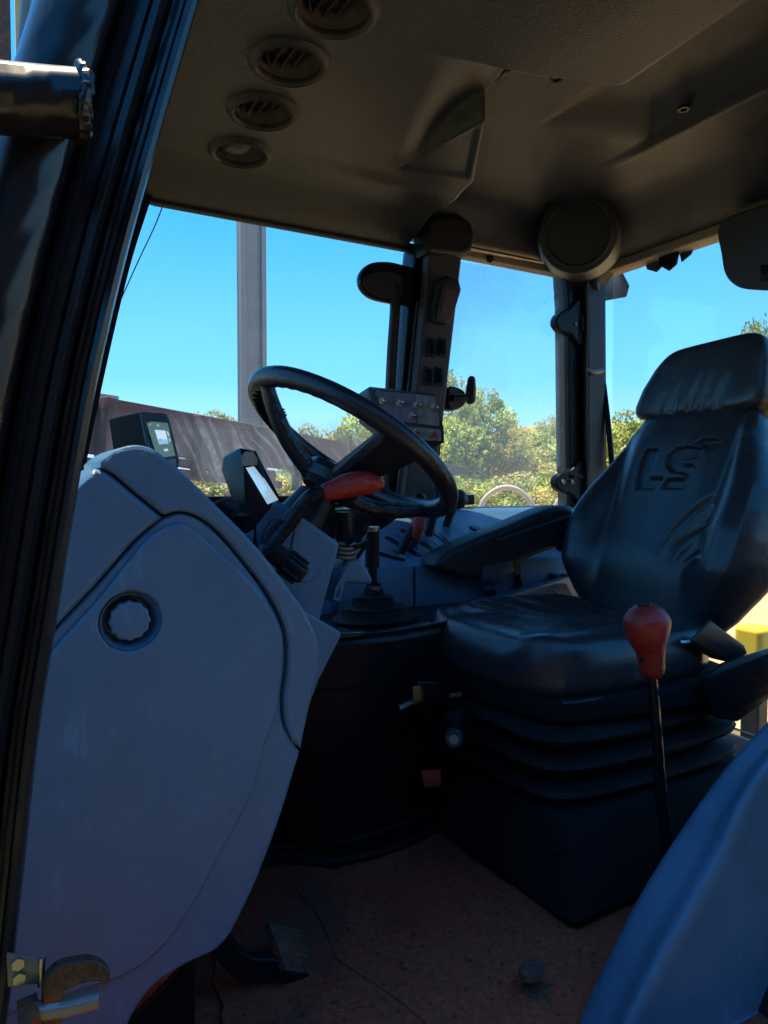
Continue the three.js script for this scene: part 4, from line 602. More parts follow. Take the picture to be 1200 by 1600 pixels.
// ---------- driver seat
{
  const t = thing('driver_seat', 'black leather driver seat with a tall backrest and padded headrest', 'seat');
  // cushion
  const cush = (u, v) => { const x = lerp(.905, 1.47, v), w = pw([[0, .205], [.12, .245], [.4, .255], [.8, .25], [1, .23]], v); return [x, .405 + .03 * v * 0, -.01 + lerp(-w, w, u)]; };
  const wrinkle = (x, z) => { let k = 0; for (const [x0, z0, x1, z1, w, d] of [[1.10, -.20, 1.36, -.03, .012, .006], [1.18, -.22, 1.38, -.08, .010, .006], [1.06, -.17, 1.30, .03, .016, .004], [1.24, -.23, 1.40, -.13, .008, .005]]) { const ex = x1 - x0, ez = z1 - z0, q = clamp(((x - x0) * ex + (z - z0) * ez) / (ex * ex + ez * ez)), dd = Math.hypot(x - x0 - ex * q, z - z0 - ez * q); k += -d * Math.exp(-dd * dd / (w * w)) + .6 * d * Math.exp(-Math.pow(dd - 2 * w, 2) / (w * w)); } return k; };
  mesh('cushion', pillow(140, 150, cush, new THREE.Vector3(0, 1, 0), .078, .058, (P, u, v) => { const z = P[2] + .01, x = P[0]; return .020 * ss(.11, .20, Math.abs(z)) + .012 * ss(1.02, .93, x) - .024 * Math.exp(-Math.pow((x - 1.26) / .15, 2)) * (1 - ss(.06, .22, Math.abs(z))) - .010 * Math.exp(-Math.pow((x - 1.2) / .16, 2)) * ss(.1, .2, z) + wrinkle(x, z); }, 2.6, 5), MT.leather, t);
  { const w = .246, pts = []; for (let i = 0; i <= 20; i++) { const v = i / 20; const P = cush(1, lerp(.1, 1, v)); pts.push([P[0], .368, P[2] + .001]); } mesh('piping', tube(pts, .0028, { rad: 8, seg: 60 }), MT.greyDark, t); }
  mesh('cushion_pan', prismY(smoothPts([[.93, 0, -.21], [.95, 0, .21], [1.0, 0, .235], [1.46, 0, .235], [1.46, 0, -.235], [1.0, 0, -.235]], 60), .325, .372, { bev: .008 }), MT.blackMatt, t);
  // backrest
  const letters = [
    [[185, 560], [345, 565], [225, 890], [410, 890], [375, 955], [300, 1020], [60, 1020], [70, 900], [120, 700]],
    [[850, 560], [830, 620], [800, 665], [650, 685], [610, 715], [640, 750], [740, 745], [790, 790], [760, 900], [700, 970], [620, 1020], [390, 1015], [440, 910], [620, 905], [650, 865], [600, 840], [500, 830], [440, 760], [450, 640], [550, 550], [700, 535]],
    [[760, 505], [850, 447], [1000, 442], [1035, 490], [960, 560], [872, 602], [880, 552], [842, 522]]];
  // emblem drawn in its own square of 1050 units; its corners lie on the backrest at these heights and widths
  const c00 = [1.636, 0.997, -0.1865], c10 = [1.6268, 0.9701, 0.1], c01 = [1.5505, 0.7456, -0.1077], c11 = [1.5519, 0.7497, 0.157];
  const polys = letters.map(l => l.map(([a, b]) => { const s = a / 1050, q = b / 1050; return [lerp(lerp(c00[2], c10[2], s), lerp(c01[2], c11[2], s), q), lerp(lerp(c00[1], c10[1], s), lerp(c01[1], c11[1], s), q)]; }));
  const creases = [[[1.5508, 0.7466, 0.151], [1.4992, 0.5948, 0.0277], .0075, .012], [[1.5261, 0.6738, 0.17], [1.4941, 0.5797, 0.066], .0065, .011], [[1.5015, 0.6014, 0.169], [1.4853, 0.5538, 0.1096], .006, .008]];
  const hw = y => pw([[.38, .13], [.42, .19], [.48, .235], [.56, .262], [.64, .266], [.70, .262], [.76, .248], [.83, .214], [.88, .192], [.95, .180], [.99, .165]], y);
  const back = (u, v) => { const y = lerp(.385, .985, v), x = 1.475 + .34 * (y - .45), w = hw(y); return [x, y, -.015 + lerp(-w, w + .035 * ss(.46, .6, y), u)]; };
  
  mesh('backrest', pillow(230, 260, back, new THREE.Vector3(-.947, .322, 0), .062, .075, (P, u, v) => {
    const z = P[2] + .015, y = P[1]; let d = 0;
    const lat = ss(.12, .25, Math.abs(z)); d += .07 * lat * ss(.43, .56, y) * ss(.86, .64, y) + .018 * lat * ss(.66, .84, y) * ss(.98, .9, y);
    d -= .014 * Math.exp(-Math.pow((Math.abs(z) - .160) / .026, 2)) * ss(.55, .7, y);
    d += .014 * Math.exp(-Math.pow((y - .58) / .09, 2)) * (1 - lat);
    if (y > .7 && y < .92 && z > -.13 && z < .2) for (const p of polys) d -= .013 * ss(.002, -.0035, sdPoly(P[2], y, p));
    for (const [a, b, w, dep] of creases) { const ex = b[2] - a[2], ey = b[1] - a[1], L = Math.hypot(ex, ey), q = ((P[2] - a[2]) * ex + (y - a[1]) * ey) / (L * L); if (q < -.1 || q > 1.15) continue; const dd = ((P[2] - a[2]) * ey - (y - a[1]) * ex) / L * (ex > 0 ? 1 : -1) + .012 * Math.sin(q * Math.PI), tp = ss(-.06, .25, q) * ss(1.1, .6, q); d -= dep * tp * Math.exp(-Math.pow(dd / w, 2)); d += .8 * dep * tp * Math.exp(-Math.pow((dd - 2.6 * w) / (1.8 * w), 2)); }
    return d;
  }, 2.6), MT.leather, t);
  // headrest
  const head = (u, v) => { const y = lerp(.952, 1.145, v), x = 1.655 + .22 * (y - .95), wl = pw([[.952, .196], [.99, .192], [1.04, .176], [1.09, .146], [1.145, .10]], y), wr = pw([[.952, .19], [1.0, .192], [1.08, .186], [1.145, .168]], y); return [x, y + .012 * (u - .5) * v, lerp(-wl, wr, u)]; };
  mesh('headrest', pillow(140, 90, head, new THREE.Vector3(-.97, .22, 0), .062, .075, (P, u, v) => { let d = 0; for (const [z0, w, k, ln] of [[-.06, .014, .007, .5], [-.005, .011, .010, .6], [.03, .010, .009, .55], [.075, .014, .008, .55], [-.10, .018, .005, .4]]) { const zc = z0 + (v) * .05; d -= k * Math.exp(-Math.pow((P[2] - zc) / w, 2)) * ss(ln, .05, v) * ss(0, .08, v); } return d; }, 5, 7), MT.leather, t);
  // armrest on the far side
  const arm = new THREE.Group(); arm.name = 'armrest'; t.add(arm);
  mesh('pad', prism(smoothPts([[1.0226, 0.5762, -0.3], [1.0402, 0.6001, -0.3], [1.1005, 0.6258, -0.3], [1.2488, 0.6705, -0.3], [1.4566, 0.7252, -0.3], [1.5061, 0.7061, -0.3], [1.502, 0.6358, -0.3], [1.3397, 0.5806, -0.3], [1.206, 0.5473, -0.3], [1.1466, 0.5303, -0.3], [1.1009, 0.54, -0.3]], 90), -.385, -.30, { bev: .016, seg: 5, crease: .9 }), MT.leatherSide, arm);
  mesh('top_wrap', hull([[1.2177, 0.6471, -0.33], [1.4973, 0.724, -0.33], [1.5174, 0.7162, -0.33], [1.4889, 0.6953, -0.3], [1.2271, 0.6364, -0.3], [1.1917, 0.6284, -0.31], [1.5271, 0.7264, -0.375], [1.2636, 0.6484, -0.375]], .003), MT.greyDark, arm);
  mesh('pivot', rbox(1.50, .64, -.31, .09, .10, .07, .02), MT.black, arm);
  mesh('bracket', hull([[1.1676, 0.5307, -0.3], [1.1759, 0.5611, -0.3], [1.2717, 0.5769, -0.3], [1.2764, 0.5485, -0.3], [1.2023, 0.5256, -0.295]], .002), MT.greyDark, arm);
  // mechanism
  mesh('recliner', hull([[1.2896, 0.461, 0.262], [1.3419, 0.4936, 0.262], [1.4553, 0.4295, 0.262], [1.4646, 0.4143, 0.262], [1.4077, 0.4041, 0.262], [1.3616, 0.4163, 0.255], [1.3293, 0.438, 0.235], [1.4952, 0.4127, 0.235]], .004), MT.pillarIn, t);
  mesh('belt_buckle', hull([[1.2945, 0.389, 0.29], [1.3513, 0.4059, 0.29], [1.4994, 0.4237, 0.3], [1.5588, 0.3827, 0.3], [1.5251, 0.3372, 0.3], [1.3966, 0.2879, 0.29], [1.3332, 0.3033, 0.29], [1.2994, 0.3525, 0.29], [1.4219, 0.375, 0.24], [1.591, 0.3827, 0.25], [1.4689, 0.2797, 0.24]], .007), MT.black, t);
  mesh('belt_strap', tube([[1.2829, 0.4497, 0.22], [1.3041, 0.4513, 0.24], [1.3125, 0.4582, 0.26]], .006, { rad: 8 }), MT.steel, t);
  mesh('side_bracket', hull([[1.2921, 0.3545, 0.24], [1.3578, 0.3664, 0.24], [1.3847, 0.3066, 0.24], [1.3723, 0.2917, 0.24], [1.3264, 0.324, 0.22], [1.3864, 0.2869, 0.22]], .002), MT.pillarIn, t);
  // suspension bellows
  const rowsB = [[.318, .215, .30], [.312, .245, .335], [.298, .262, .355], [.29, .258, .35], [.276, .222, .30], [.268, .222, .30], [.255, .262, .35], [.246, .266, .355], [.236, .26, .35], [.222, .225, .305], [.214, .225, .305], [.202, .264, .35], [.193, .268, .355], [.184, .26, .35], [.17, .23, .31], [.155, .23, .31]];
  const pos = [], idx = [], NB = 72; for (const [y, w, l] of rowsB) for (let i = 0; i < NB; i++) { const a = i / NB * 2 * Math.PI, c = Math.cos(a), s = Math.sin(a), k = Math.pow(Math.pow(Math.abs(c), 7) + Math.pow(Math.abs(s), 7), -1 / 7); pos.push(1.20 + c * k * l * .84, y + .004 * Math.sin(a * 3), .0 + s * k * w); }
  for (let r = 0; r < rowsB.length - 1; r++) for (let i = 0; i < NB; i++) { const a = r * NB + i, b = r * NB + (i + 1) % NB; idx.push(a, b, a + NB, b, b + NB, a + NB); }
  const g = new THREE.BufferGeometry(); g.setAttribute('position', new THREE.Float32BufferAttribute(pos, 3)); g.setIndex(idx); mesh('bellows', toCreasedNormals(g, .7), MT.rubber, t);
  mesh('pedestal', hull([[.905, .002, -.22], [.905, .002, .32], [1.5, .002, .28], [1.5, .002, -.24], [.93, .15, -.2], [.93, .15, .275], [1.48, .15, .25], [1.48, .15, -.22]].map(p => [p[0], Math.max(p[1], .022), p[2]]), .02), MT.blackMatt, t);
  mesh('slide_rail', tube([[0.882, 0.1292, 0.29], [0.9886, 0.1254, 0.29], [1.1077, 0.1217, 0.29]], .0025, { rad: 8 }), MT.black, t);
  mesh('adjuster_knob', along(lathe([[0, .012], [.010, .012], [.0105, .010], [.013, .010], [.0135, .0125], [.016, .012], [.017, 0], [.018, -.02]], 28), [0.8063, 0.2865, 0.0932], [-.55, .1, .83]), MT.greyDark, t);
  mesh('adjuster_face', along(lathe([[0, .0135], [.0095, .013]], 24), [0.8063, 0.2865, 0.0932], [-.55, .1, .83]), MT.sheet, t);
  mesh('adjuster_block', hull([[0.8197, 0.3203, 0.0534], [0.8445, 0.3255, 0.0672], [0.8475, 0.2377, 0.0724], [0.8183, 0.2428, 0.0558], [0.8155, 0.2994, 0.0864], [0.9345, 0.2281, -0.0391], [0.8974, 0.2281, -0.0599]], .006), MT.black, t);
  mesh('release_lever', tube([[0.7191, 0.3412, 0.0306], [0.7399, 0.347, 0.0305], [0.7861, 0.3484, 0.022], [0.8775, 0.3431, 0.0161]], .0055, { rad: 10 }), MT.dullSteel, t);
  mesh('orange_button', hull([[0.7441, 0.3829, 0.0429], [0.7541, 0.3854, 0.0484], [0.7536, 0.3576, 0.0493], [0.7448, 0.3576, 0.0443], [0.7754, 0.3668, 0.0267], [0.7751, 0.3513, 0.0272]], .002), std(.24, .10, .03, .5), t);
  mesh('release_bracket', hull([[0.7614, 0.385, 0.0296], [0.8432, 0.3688, 0.0187], [0.8426, 0.3343, 0.0198], [0.7705, 0.3461, 0.0248], [0.8471, 0.3413, -0.0353]], .004), MT.black, t);
  mesh('red_clip', hull([[0.7937, 0.1883, -0.0017], [0.825, 0.191, 0.0158], [0.8245, 0.1618, 0.0167], [0.7979, 0.1591, 0.0018], [0.8494, 0.1536, -0.0379]], .003), std(.30, .04, .02, .6), t);
}
{ // side shelf with the levers below the armrest
  const t = thing('side_shelf', 'grey metal shelf with a triangular cut-out below the armrest', 'shelf');
  mesh('top', hull([[1.1481, 0.462, -0.36], [1.2609, 0.4824, -0.37], [1.4586, 0.5032, -0.38], [1.5995, 0.506, -0.38], [1.5028, 0.5147, -0.32], [1.2274, 0.4715, -0.31], [1.1396, 0.4628, -0.31], [1.2005, 0.4319, -0.32], [1.5384, 0.4581, -0.33]], .003), MT.grey, t);
  mesh('inlay', hull([[1.2639, 0.4729, -0.345], [1.3257, 0.4858, -0.365], [1.4763, 0.4992, -0.372], [1.4915, 0.4994, -0.345], [1.3287, 0.4784, -0.335], [1.3923, 0.4948, -0.36]], .0025), std(.02, .05, .045, .4), t);
  mesh('side_sheet', prism([[1.4212, 0.506, -0.28], [1.4525, 0.5039, -0.28], [1.5203, 0.414, -0.28], [1.4903, 0.4203, -0.28], [1.451, 0.431, -0.28], [1.4071, 0.4853, -0.28]], -.29, -.28, { bev: .002 }), MT.sheet, t);
  mesh('side_lip', hull([[1.2602, 0.4724, -0.285], [1.421, 0.5054, -0.285], [1.4452, 0.4965, -0.285], [1.4022, 0.4814, -0.285], [1.3463, 0.4551, -0.285], [1.287, 0.4615, -0.285]], .002), MT.sheet, t);
  mesh('rivet', along(lathe([[0, .004], [.003, .004], [.006, 0]], 16), [1.4569, 0.4672, -0.279], [0, 0, 1]), std(.6, .5, .3, .4, { metalness: .8 }), t);
  mesh('edge_clip', tube([[1.3424, 0.4581, -0.278], [1.3724, 0.4737, -0.278], [1.3982, 0.4844, -0.278]], .003, { rad: 8 }), std(.3, .12, .12, .4), t);
  for (const P of [[1.4702, 0.5142, -0.36], [1.5155, 0.5095, -0.36]]) mesh('button', rbox(P[0], P[1], P[2], .024, .022, .024, .003), MT.black, t);
  const l1 = thing('valve_lever', 'black lever wrapped in blue tape below the armrest tip', 'lever', 'small levers below the armrest');
  mesh('shaft', hull([[1.2077, 0.5037, -0.33], [1.2318, 0.5073, -0.33], [1.2431, 0.4693, -0.33], [1.2167, 0.4678, -0.33], [1.2331, 0.4883, -0.34]], .003), MT.black, l1);
  mesh('tape', hull([[1.1843, 0.532, -0.325], [1.2211, 0.5385, -0.325], [1.2302, 0.5028, -0.325], [1.1974, 0.498, -0.325], [1.2196, 0.5193, -0.34]], .004), MT.blueTape, l1);
  const l2 = thing('valve_lever', 'narrow lever with a brown upper half below the armrest', 'lever', 'small levers below the armrest');
  mesh('shaft', hull([[1.314, 0.5314, -0.34], [1.3348, 0.5338, -0.34], [1.3397, 0.497, -0.34], [1.3143, 0.4951, -0.34], [1.334, 0.5163, -0.35]], .002), MT.black, l2);
  mesh('brown_grip', hull([[1.3114, 0.5677, -0.34], [1.3298, 0.5704, -0.34], [1.3348, 0.5319, -0.34], [1.314, 0.5296, -0.34], [1.3313, 0.553, -0.35]], .002), std(.16, .085, .05, .6), l2);
}
{ // lever beside the seat
  const t = thing('range_lever', 'upright black lever with a bulbous red knob in front of the driver seat', 'lever');
  mesh('stalk', tube([[1.0694, 0.4405, 0.345], [1.0812, 0.3557, 0.345], [1.0976, 0.2208, 0.345], [1.1177, 0.0946, 0.345], [1.1235, -0.0176, 0.345]], [.0095, .010, .0115, .0115, .0115], { rad: 14 }), MT.black, t);
  mesh('knob', tube([[1.0747, 0.4268, 0.345], [1.0708, 0.4521, 0.345], [1.0634, 0.4883, 0.345], [1.0561, 0.5184, 0.345], [1.0539, 0.5479, 0.345], [1.0518, 0.569, 0.345]], [.0215, .0225, .027, .0385, .0440, .040], { rad: 28, seg: 44, round: true }), MT.red, t);
  mesh('knob_plug', along(lathe([[0, .003], [.012, .002], [.013, -.003]], 20), [1.0485, 0.567, 0.345], [-.1, 1, 0]), MT.black, t);
  mesh('grub_screw', along(lathe([[0, .002], [.004, .002], [.005, -.002]], 12), [1.0177, 0.4741, 0.369], [-.3, 0, 1]), MT.black, t);
}
{ // moulded cover at the doorway, lower right
  const t = thing('fender_cover', 'large blue-grey moulded cover curving up at the lower right edge', 'fender cover');
  const A = [[0.7141, -0.0414, 0.5], [0.7444, 0.0036, 0.5], [0.8075, 0.0853, 0.5], [0.8811, 0.1675, 0.5], [0.9674, 0.2419, 0.5], [1.0602, 0.3111, 0.5], [1.1785, 0.375, 0.5], [1.3491, 0.4341, 0.5], [1.5927, 0.4736, 0.5]];
  const B = [[0.7242, 0.0152, 0.585], [0.7536, 0.0566, 0.585], [0.8088, 0.1222, 0.585], [0.8794, 0.1857, 0.585], [0.9402, 0.2465, 0.585], [0.9862, 0.3049, 0.585], [1.0629, 0.3612, 0.585], [1.2169, 0.4124, 0.585], [1.4591, 0.4453, 0.585]];
  const C = [[0.8802, -0.033, 0.605], [0.9359, 0.0019, 0.605], [1.0095, 0.053, 0.605], [1.0797, 0.1101, 0.605], [1.1367, 0.1754, 0.605], [1.1875, 0.2352, 0.605], [1.2596, 0.2937, 0.605], [1.3777, 0.3484, 0.605], [1.6052, 0.3827, 0.605]];
  const crv = [A.map(p => [p[0] + .06, p[1] - .30, p[2] - .03]), A.map(p => [p[0] + .012, p[1] - .05, p[2] - .022]), A.map(p => [p[0], p[1], p[2]]), A.map((p, i) => { const q = B[i]; return [lerp(p[0], q[0], .55), lerp(p[1], q[1], .55) - .004, lerp(p[2], q[2], .55)]; }), B.map(p => [p[0], p[1] + .006, p[2]]), B.map((p, i) => { const q = C[i]; return [lerp(p[0], q[0], .25), lerp(p[1], q[1], .25) - .008, lerp(p[2], q[2], .25)]; }), C, C.map(p => [p[0] + .01, p[1] - .04, p[2] + .004]), C.map(p => [p[0] + .05, p[1] - .3, p[2] + .006])];
  const NU = 60, NV = 48, L = crv.map(c => new THREE.CatmullRomCurve3(c.map(V), false, 'centripetal')), pos = [], idx = [];
  for (let i = 0; i <= NU; i++) { const row = new THREE.CatmullRomCurve3(L.map(c => c.getPoint(i / NU)), false, 'centripetal'); for (let j = 0; j <= NV; j++) { const p = row.getPoint(j / NV); pos.push(p.x, Math.max(p.y, .001), p.z); } }
  for (let i = 0; i < NU; i++) for (let j = 0; j < NV; j++) { const a = i * (NV + 1) + j, b = a + 1, c = a + NV + 1, d = c + 1; idx.push(a, c, b, b, c, d); }
  const g = new THREE.BufferGeometry(); g.setAttribute('position', new THREE.Float32BufferAttribute(pos, 3)); g.setIndex(idx); g.computeVertexNormals();
  mesh('moulding', g, MT.grey, t);
  mesh('inner_arch', hull([[1.0, .003, .52], [1.95, .003, .52], [1.95, .40, .52], [1.35, .40, .52], [1.0, .003, .70], [1.95, .003, .72], [1.95, .40, .72], [1.35, .40, .70]], .003), MT.black, t);
}
{
  const t = thing('foot_pedal', 'worn rusty steel pedal on a curved black arm over the floor', 'pedal');
  const TL = [0.3962, 0.0788, 0.165], TR = [0.4652, 0.0265, 0.135], BR = [0.4896, -0.0317, 0.19], BL = [0.403, 0.0312, 0.23], nrm = V(TR).sub(V(TL)).cross(V(BL).sub(V(TL))).normalize(); if (nrm.y < 0) nrm.negate();
  const off = (p, d) => V(p).addScaledVector(nrm, d).toArray(), mix = (p, q, k) => p.map((x, i) => lerp(x, q[i], k));
  mesh('pad', hull([TL, TR, BR, BL, off(TL, -.010), off(TR, -.010), off(BR, -.010), off(BL, -.010)], .0012), MT.rust, t);
  for (let k = 0; k < 7; k++) { const a = mix(TL, BL, .08 + k * .14), b = mix(TR, BR, .08 + k * .14); mesh('tread_rib', tube([off(mix(a, b, .45), .001), off(mix(a, b, .94), .001)], .0022, { rad: 6, seg: 4 }), MT.rust, t); }
  mesh('rubber_edge', hull([off(BL, .002), off(BR, .002), off(BL, -.016), off(BR, -.016), off(mix(BL, TL, .07), -.012), off(mix(BR, TR, .07), -.012)], .003), MT.rubber, t);
  mesh('arm', prism(smoothPts([[0.2644, 0.1383, 0.2], [0.2929, 0.1238, 0.2], [0.3173, 0.1125, 0.2], [0.334, 0.0824, 0.2], [0.3542, 0.061, 0.2], [0.3884, 0.0478, 0.2], [0.4043, 0.0344, 0.2], [0.4042, 0.0159, 0.2], [0.3621, 0.0179, 0.2], [0.3366, 0.0286, 0.2], [0.307, 0.0614, 0.2], [0.2878, 0.097, 0.2]], 70), .19, .212, { bev: .004 }), MT.black, t);
  const f = thing('floor_button', 'small rusty mushroom-shaped foot button on the cab floor', 'foot button');
  const p = [0.7346, 0.004, 0.4161]; mesh('stem', lathe([[.022, 0], [.021, .006], [.012, .01], [.011, .034], [0, .034]], 24).translate(p[0], .001, p[2]), MT.rust, f);
  mesh('cap', lathe([[0, .030], [.018, .031], [.021, .036], [.018, .044], [0, .047]], 24).rotateZ(.2).translate(p[0], 0, p[2]), MT.rust, f);
}


// ---------- outside: yard, hill, trailer, trees
{
  const gT = tex(1024, (u, v) => { const a = fbm(u * 6, v * 6, 6, 6, 401), b = fbm(u * 40, v * 40, 40, 4, 411), k = ss(.45, .62, a); return [lerp(.36, .26, k) * (.75 + .45 * b), lerp(.30, .29, k) * (.75 + .45 * b), lerp(.19, .14, k) * (.75 + .45 * b)]; }, 9, true);
  const m = new THREE.MeshStandardMaterial({ map: gT, roughness: 1, bumpMap: smudgeT, bumpScale: .02 });
  const g = new THREE.PlaneGeometry(900, 900, 90, 90).rotateX(-Math.PI / 2).translate(0, -1.15, 0);
  struct(mesh('ground', g, m));
  const vT = tex(512, (u, v) => { const a = fbm(u * 6, v * 6, 6, 6, 451), b = fbm(u * 50, v * 50, 50, 4, 461); return [.20 * (.6 + .8 * b) + .1 * a, .24 * (.6 + .8 * b) + .05 * a, .12 * (.6 + .8 * b) + .04 * a]; }, 5, true);
  struct(mesh('added_grass_verge', new THREE.PlaneGeometry(60, 40, 30, 20).rotateX(-Math.PI / 2).translate(-27.6, -1.14, 20.75), new THREE.MeshStandardMaterial({ map: vT, roughness: 1, bumpMap: smudgeT, bumpScale: .03 })));  // unseen dark grass, added to keep warm ground bounce off the dash
  const tT = tex(512, (u, v) => { const a = fbm(u * 5, v * 9, 45, 5, 471), b = fbm(u * 60, v * 60, 60, 4, 481); return [(.62 + .2 * a) * (.8 + .35 * b), (.50 + .17 * a) * (.8 + .35 * b), (.35 + .13 * a) * (.8 + .35 * b)]; }, 4, true);
  struct(mesh('dirt_track', new THREE.PlaneGeometry(16, 26, 24, 40).rotateX(-Math.PI / 2).translate(13.2, -1.13, -8), new THREE.MeshStandardMaterial({ map: tT, roughness: 1, bumpMap: smudgeT, bumpScale: .02 })));
  struct(mesh('bounce_pad', new THREE.PlaneGeometry(4.4, 3.6, 8, 8).rotateX(-Math.PI / 2).translate(3.3, -1.125, 2.75), std(.34, .26, .17, .9, { map: smudgeT, bumpMap: smudgeT, bumpScale: .01 })));  // unseen pale pad, added to bounce warm light up to the ceiling
  // rising field behind the bushes
  const hT = tex(1024, (u, v) => { const a = fbm(u * 8, v * 8, 8, 6, 431), b = fbm(u * 60, v * 60, 60, 4, 441), k = ss(.42, .6, a); return [lerp(.62, .50, k) * (.7 + .5 * b), lerp(.50, .52, k) * (.7 + .5 * b), lerp(.36, .24, k) * (.7 + .5 * b)]; }, 26, true);
  const pos = [], idx = [], N = 90, c = [49.4044, 0.78, -51.3447], dx = [82.898, 0.78, -32.5489], ux = V(dx).sub(V(c)).setY(0).normalize(), uz = new THREE.Vector3(-ux.z, 0, ux.x);
  const far = new THREE.Vector3(c[0], 0, c[2]).dot(uz) > 0 ? 1 : -1; uz.multiplyScalar(far);
  for (let j = 0; j <= N; j++) for (let i = 0; i <= N; i++) { const a = lerp(-40, 150, i / N), b = lerp(-38, 60, j / N); const h = 9.2 * ss(-38, 12, b) * (.25 + .75 * ss(-38, 6, a)) * (1 + .2 * (fbm(a * .03 + 5, b * .03 + 5, 1e9, 3, 77) - .5)) - .3; pos.push(c[0] + ux.x * a + uz.x * b, -1.15 + h, c[2] + ux.z * a + uz.z * b); }
  for (let j = 0; j < N; j++) for (let i = 0; i < N; i++) { const a = j * (N + 1) + i; idx.push(a, a + N + 1, a + 1, a + 1, a + N + 1, a + N + 2); }
  const hg = new THREE.BufferGeometry(); hg.setAttribute('position', new THREE.Float32BufferAttribute(pos, 3)); hg.setIndex(idx); hg.computeVertexNormals();
  struct(mesh('hill', hg, new THREE.MeshStandardMaterial({ map: hT, roughness: 1, side: THREE.DoubleSide })));
}
// foliage: crowns of many small leaves gathered in clumps
function crownGeo(n, clumps, leaf, flat = .9) {
  const pos = [], nor = [], cl = [], C = [];
  for (let i = 0; i < clumps; i++) { let a; do a = [rr(-1, 1), rr(-1, 1), rr(-1, 1)]; while (Math.hypot(...a) > 1); const l = Math.hypot(...a), k = Math.pow(l, -.35); C.push([a[0] * k * .8, (a[1] * k * .8 + .05) * flat, a[2] * k * .8, rr(.16, .34), rr(.75, 1.25)]); }
  const q = new THREE.Quaternion(), e = new THREE.Euler(), v = new THREE.Vector3();
  for (let i = 0; i < n; i++) {
    const c = C[Math.floor(rnd() * clumps)]; let a; do a = [rr(-1, 1), rr(-1, 1), rr(-1, 1)]; while (Math.hypot(...a) > 1);
    const kk = Math.pow(Math.hypot(...a), -.4) * c[3]; const P = [c[0] + a[0] * kk, c[1] + a[1] * kk * .8, c[2] + a[2] * kk], s = leaf * rr(.6, 1.3);
    q.setFromEuler(e.set(rr(-1.1, 1.1), rr(0, 6.28), rr(-1.1, 1.1)));
    const pts = [[-.5, 0, 0], [0, .06, .32], [.55, -.04, 0], [0, .06, -.32]].map(t => { v.set(t[0] * s, t[1] * s, t[2] * s).applyQuaternion(q); return [P[0] + v.x, P[1] + v.y, P[2] + v.z]; });
    const N = v.set(0, 1, 0).applyQuaternion(q), sh = c[4] * rr(.7, 1.3), yl = rr(0, 1);
    for (const k of [0, 1, 2, 0, 2, 3]) { pos.push(...pts[k]); nor.push(N.x, N.y, N.z); cl.push(sh * lerp(.85, 1.25, yl), sh, sh * lerp(1.1, .7, yl)); }
  }
  const g = new THREE.BufferGeometry(); g.setAttribute('position', new THREE.Float32BufferAttribute(pos, 3)); g.setAttribute('normal', new THREE.Float32BufferAttribute(nor, 3)); g.setAttribute('color', new THREE.Float32BufferAttribute(cl, 3)); return g;
}
const leafM = (r, g, b) => new THREE.MeshPhysicalMaterial({ color: col(r, g, b), vertexColors: true, roughness: .85, side: THREE.DoubleSide, transmission: .38, thickness: 0 });
const LM = { fresh: leafM(.36, .42, .07), dry: leafM(.46, .42, .12), deep: leafM(.19, .26, .06), pale: leafM(.36, .40, .16) };
const barkM = std(.12, .085, .06, .9, { bumpMap: smudgeT, bumpScale: .02 });
const crowns = [crownGeo(9000, 46, .085), crownGeo(8000, 34, .10, .8), crownGeo(6500, 60, .075, 1.0)];
const limbs = merge([tube([[0, -1.6, 0], [.03, -.9, .02], [-.02, -.2, 0], [.05, .4, .03]], [.085, .07, .05, .02], { rad: 8 }), tube([[0, -.8, 0], [.25, -.3, .1], [.5, .15, .2]], [.045, .035, .015], { rad: 6 }), tube([[0, -.7, 0], [-.28, -.2, -.1], [-.5, .25, -.25]], [.045, .035, .015], { rad: 6 }), tube([[0, -.5, 0], [.05, 0, -.3], [.1, .4, -.5]], [.04, .03, .012], { rad: 6 })]);
const placed = [];
function plant(name, label, cat, group, P, topY, halfW, mat, kind, rot) { // crown from the ground or a short trunk up to topY
  const t = new THREE.Group(); t.name = take(name); t.userData = { label, category: cat, group }; scene.add(t);
  const gy = P[3] ?? -1.15, h = topY - gy, hh = Math.min(h / 2, halfW * 1.25), cy = h - hh * .95;
  t.position.set(P[0], gy, P[2]); t.rotation.y = rot;
  const c = mesh('crown', crowns[kind], mat, t, true); c.scale.set(halfW, hh, halfW); c.position.y = cy;
  const b = mesh('trunk', limbs, barkM, t, true); b.scale.set(halfW * .9, cy / 1.6, halfW * .9); b.position.y = cy;
  return t;
}
plant('broadleaf_tree', 'tall sunlit broadleaf tree in the middle of the square side window', 'tree', 'trees behind the yard', [14.5679, 0.78, -18.1129], [14.6245, 4.0487, -18.2138][1], 1.45, LM.fresh, 0, .4);
plant('broadleaf_tree', 'leafy tree just right of the switch pillar, lower than its sunlit neighbour', 'tree', 'trees behind the yard', [12.5729, 0.78, -16.9376], [12.6133, 3.1148, -17.0097][1], 1.25, LM.fresh, 1, 1.9);
plant('broadleaf_tree', 'pale hazy tree crown right behind the window latch handle', 'tree', 'trees behind the yard', [19.4045, 0.78, -26.8728], [19.4962, 6.0723, -27.0362][1], 1.6, LM.pale, 2, 2.4);
plant('broadleaf_tree', 'dry brownish tree at the right edge of the sunlit tree', 'tree', 'trees behind the yard', [14.7596, 0.78, -16.8579], [14.7941, 2.7734, -16.9194][1], .85, LM.dry, 2, 3.1);
plant('broadleaf_tree', 'rounded olive tree top left of the utility pole', 'tree', 'trees behind the yard', [11.3762, 0.78, -38.2626], [11.4547, 5.3081, -38.4024][1], 2.0, LM.pale, 1, .9);
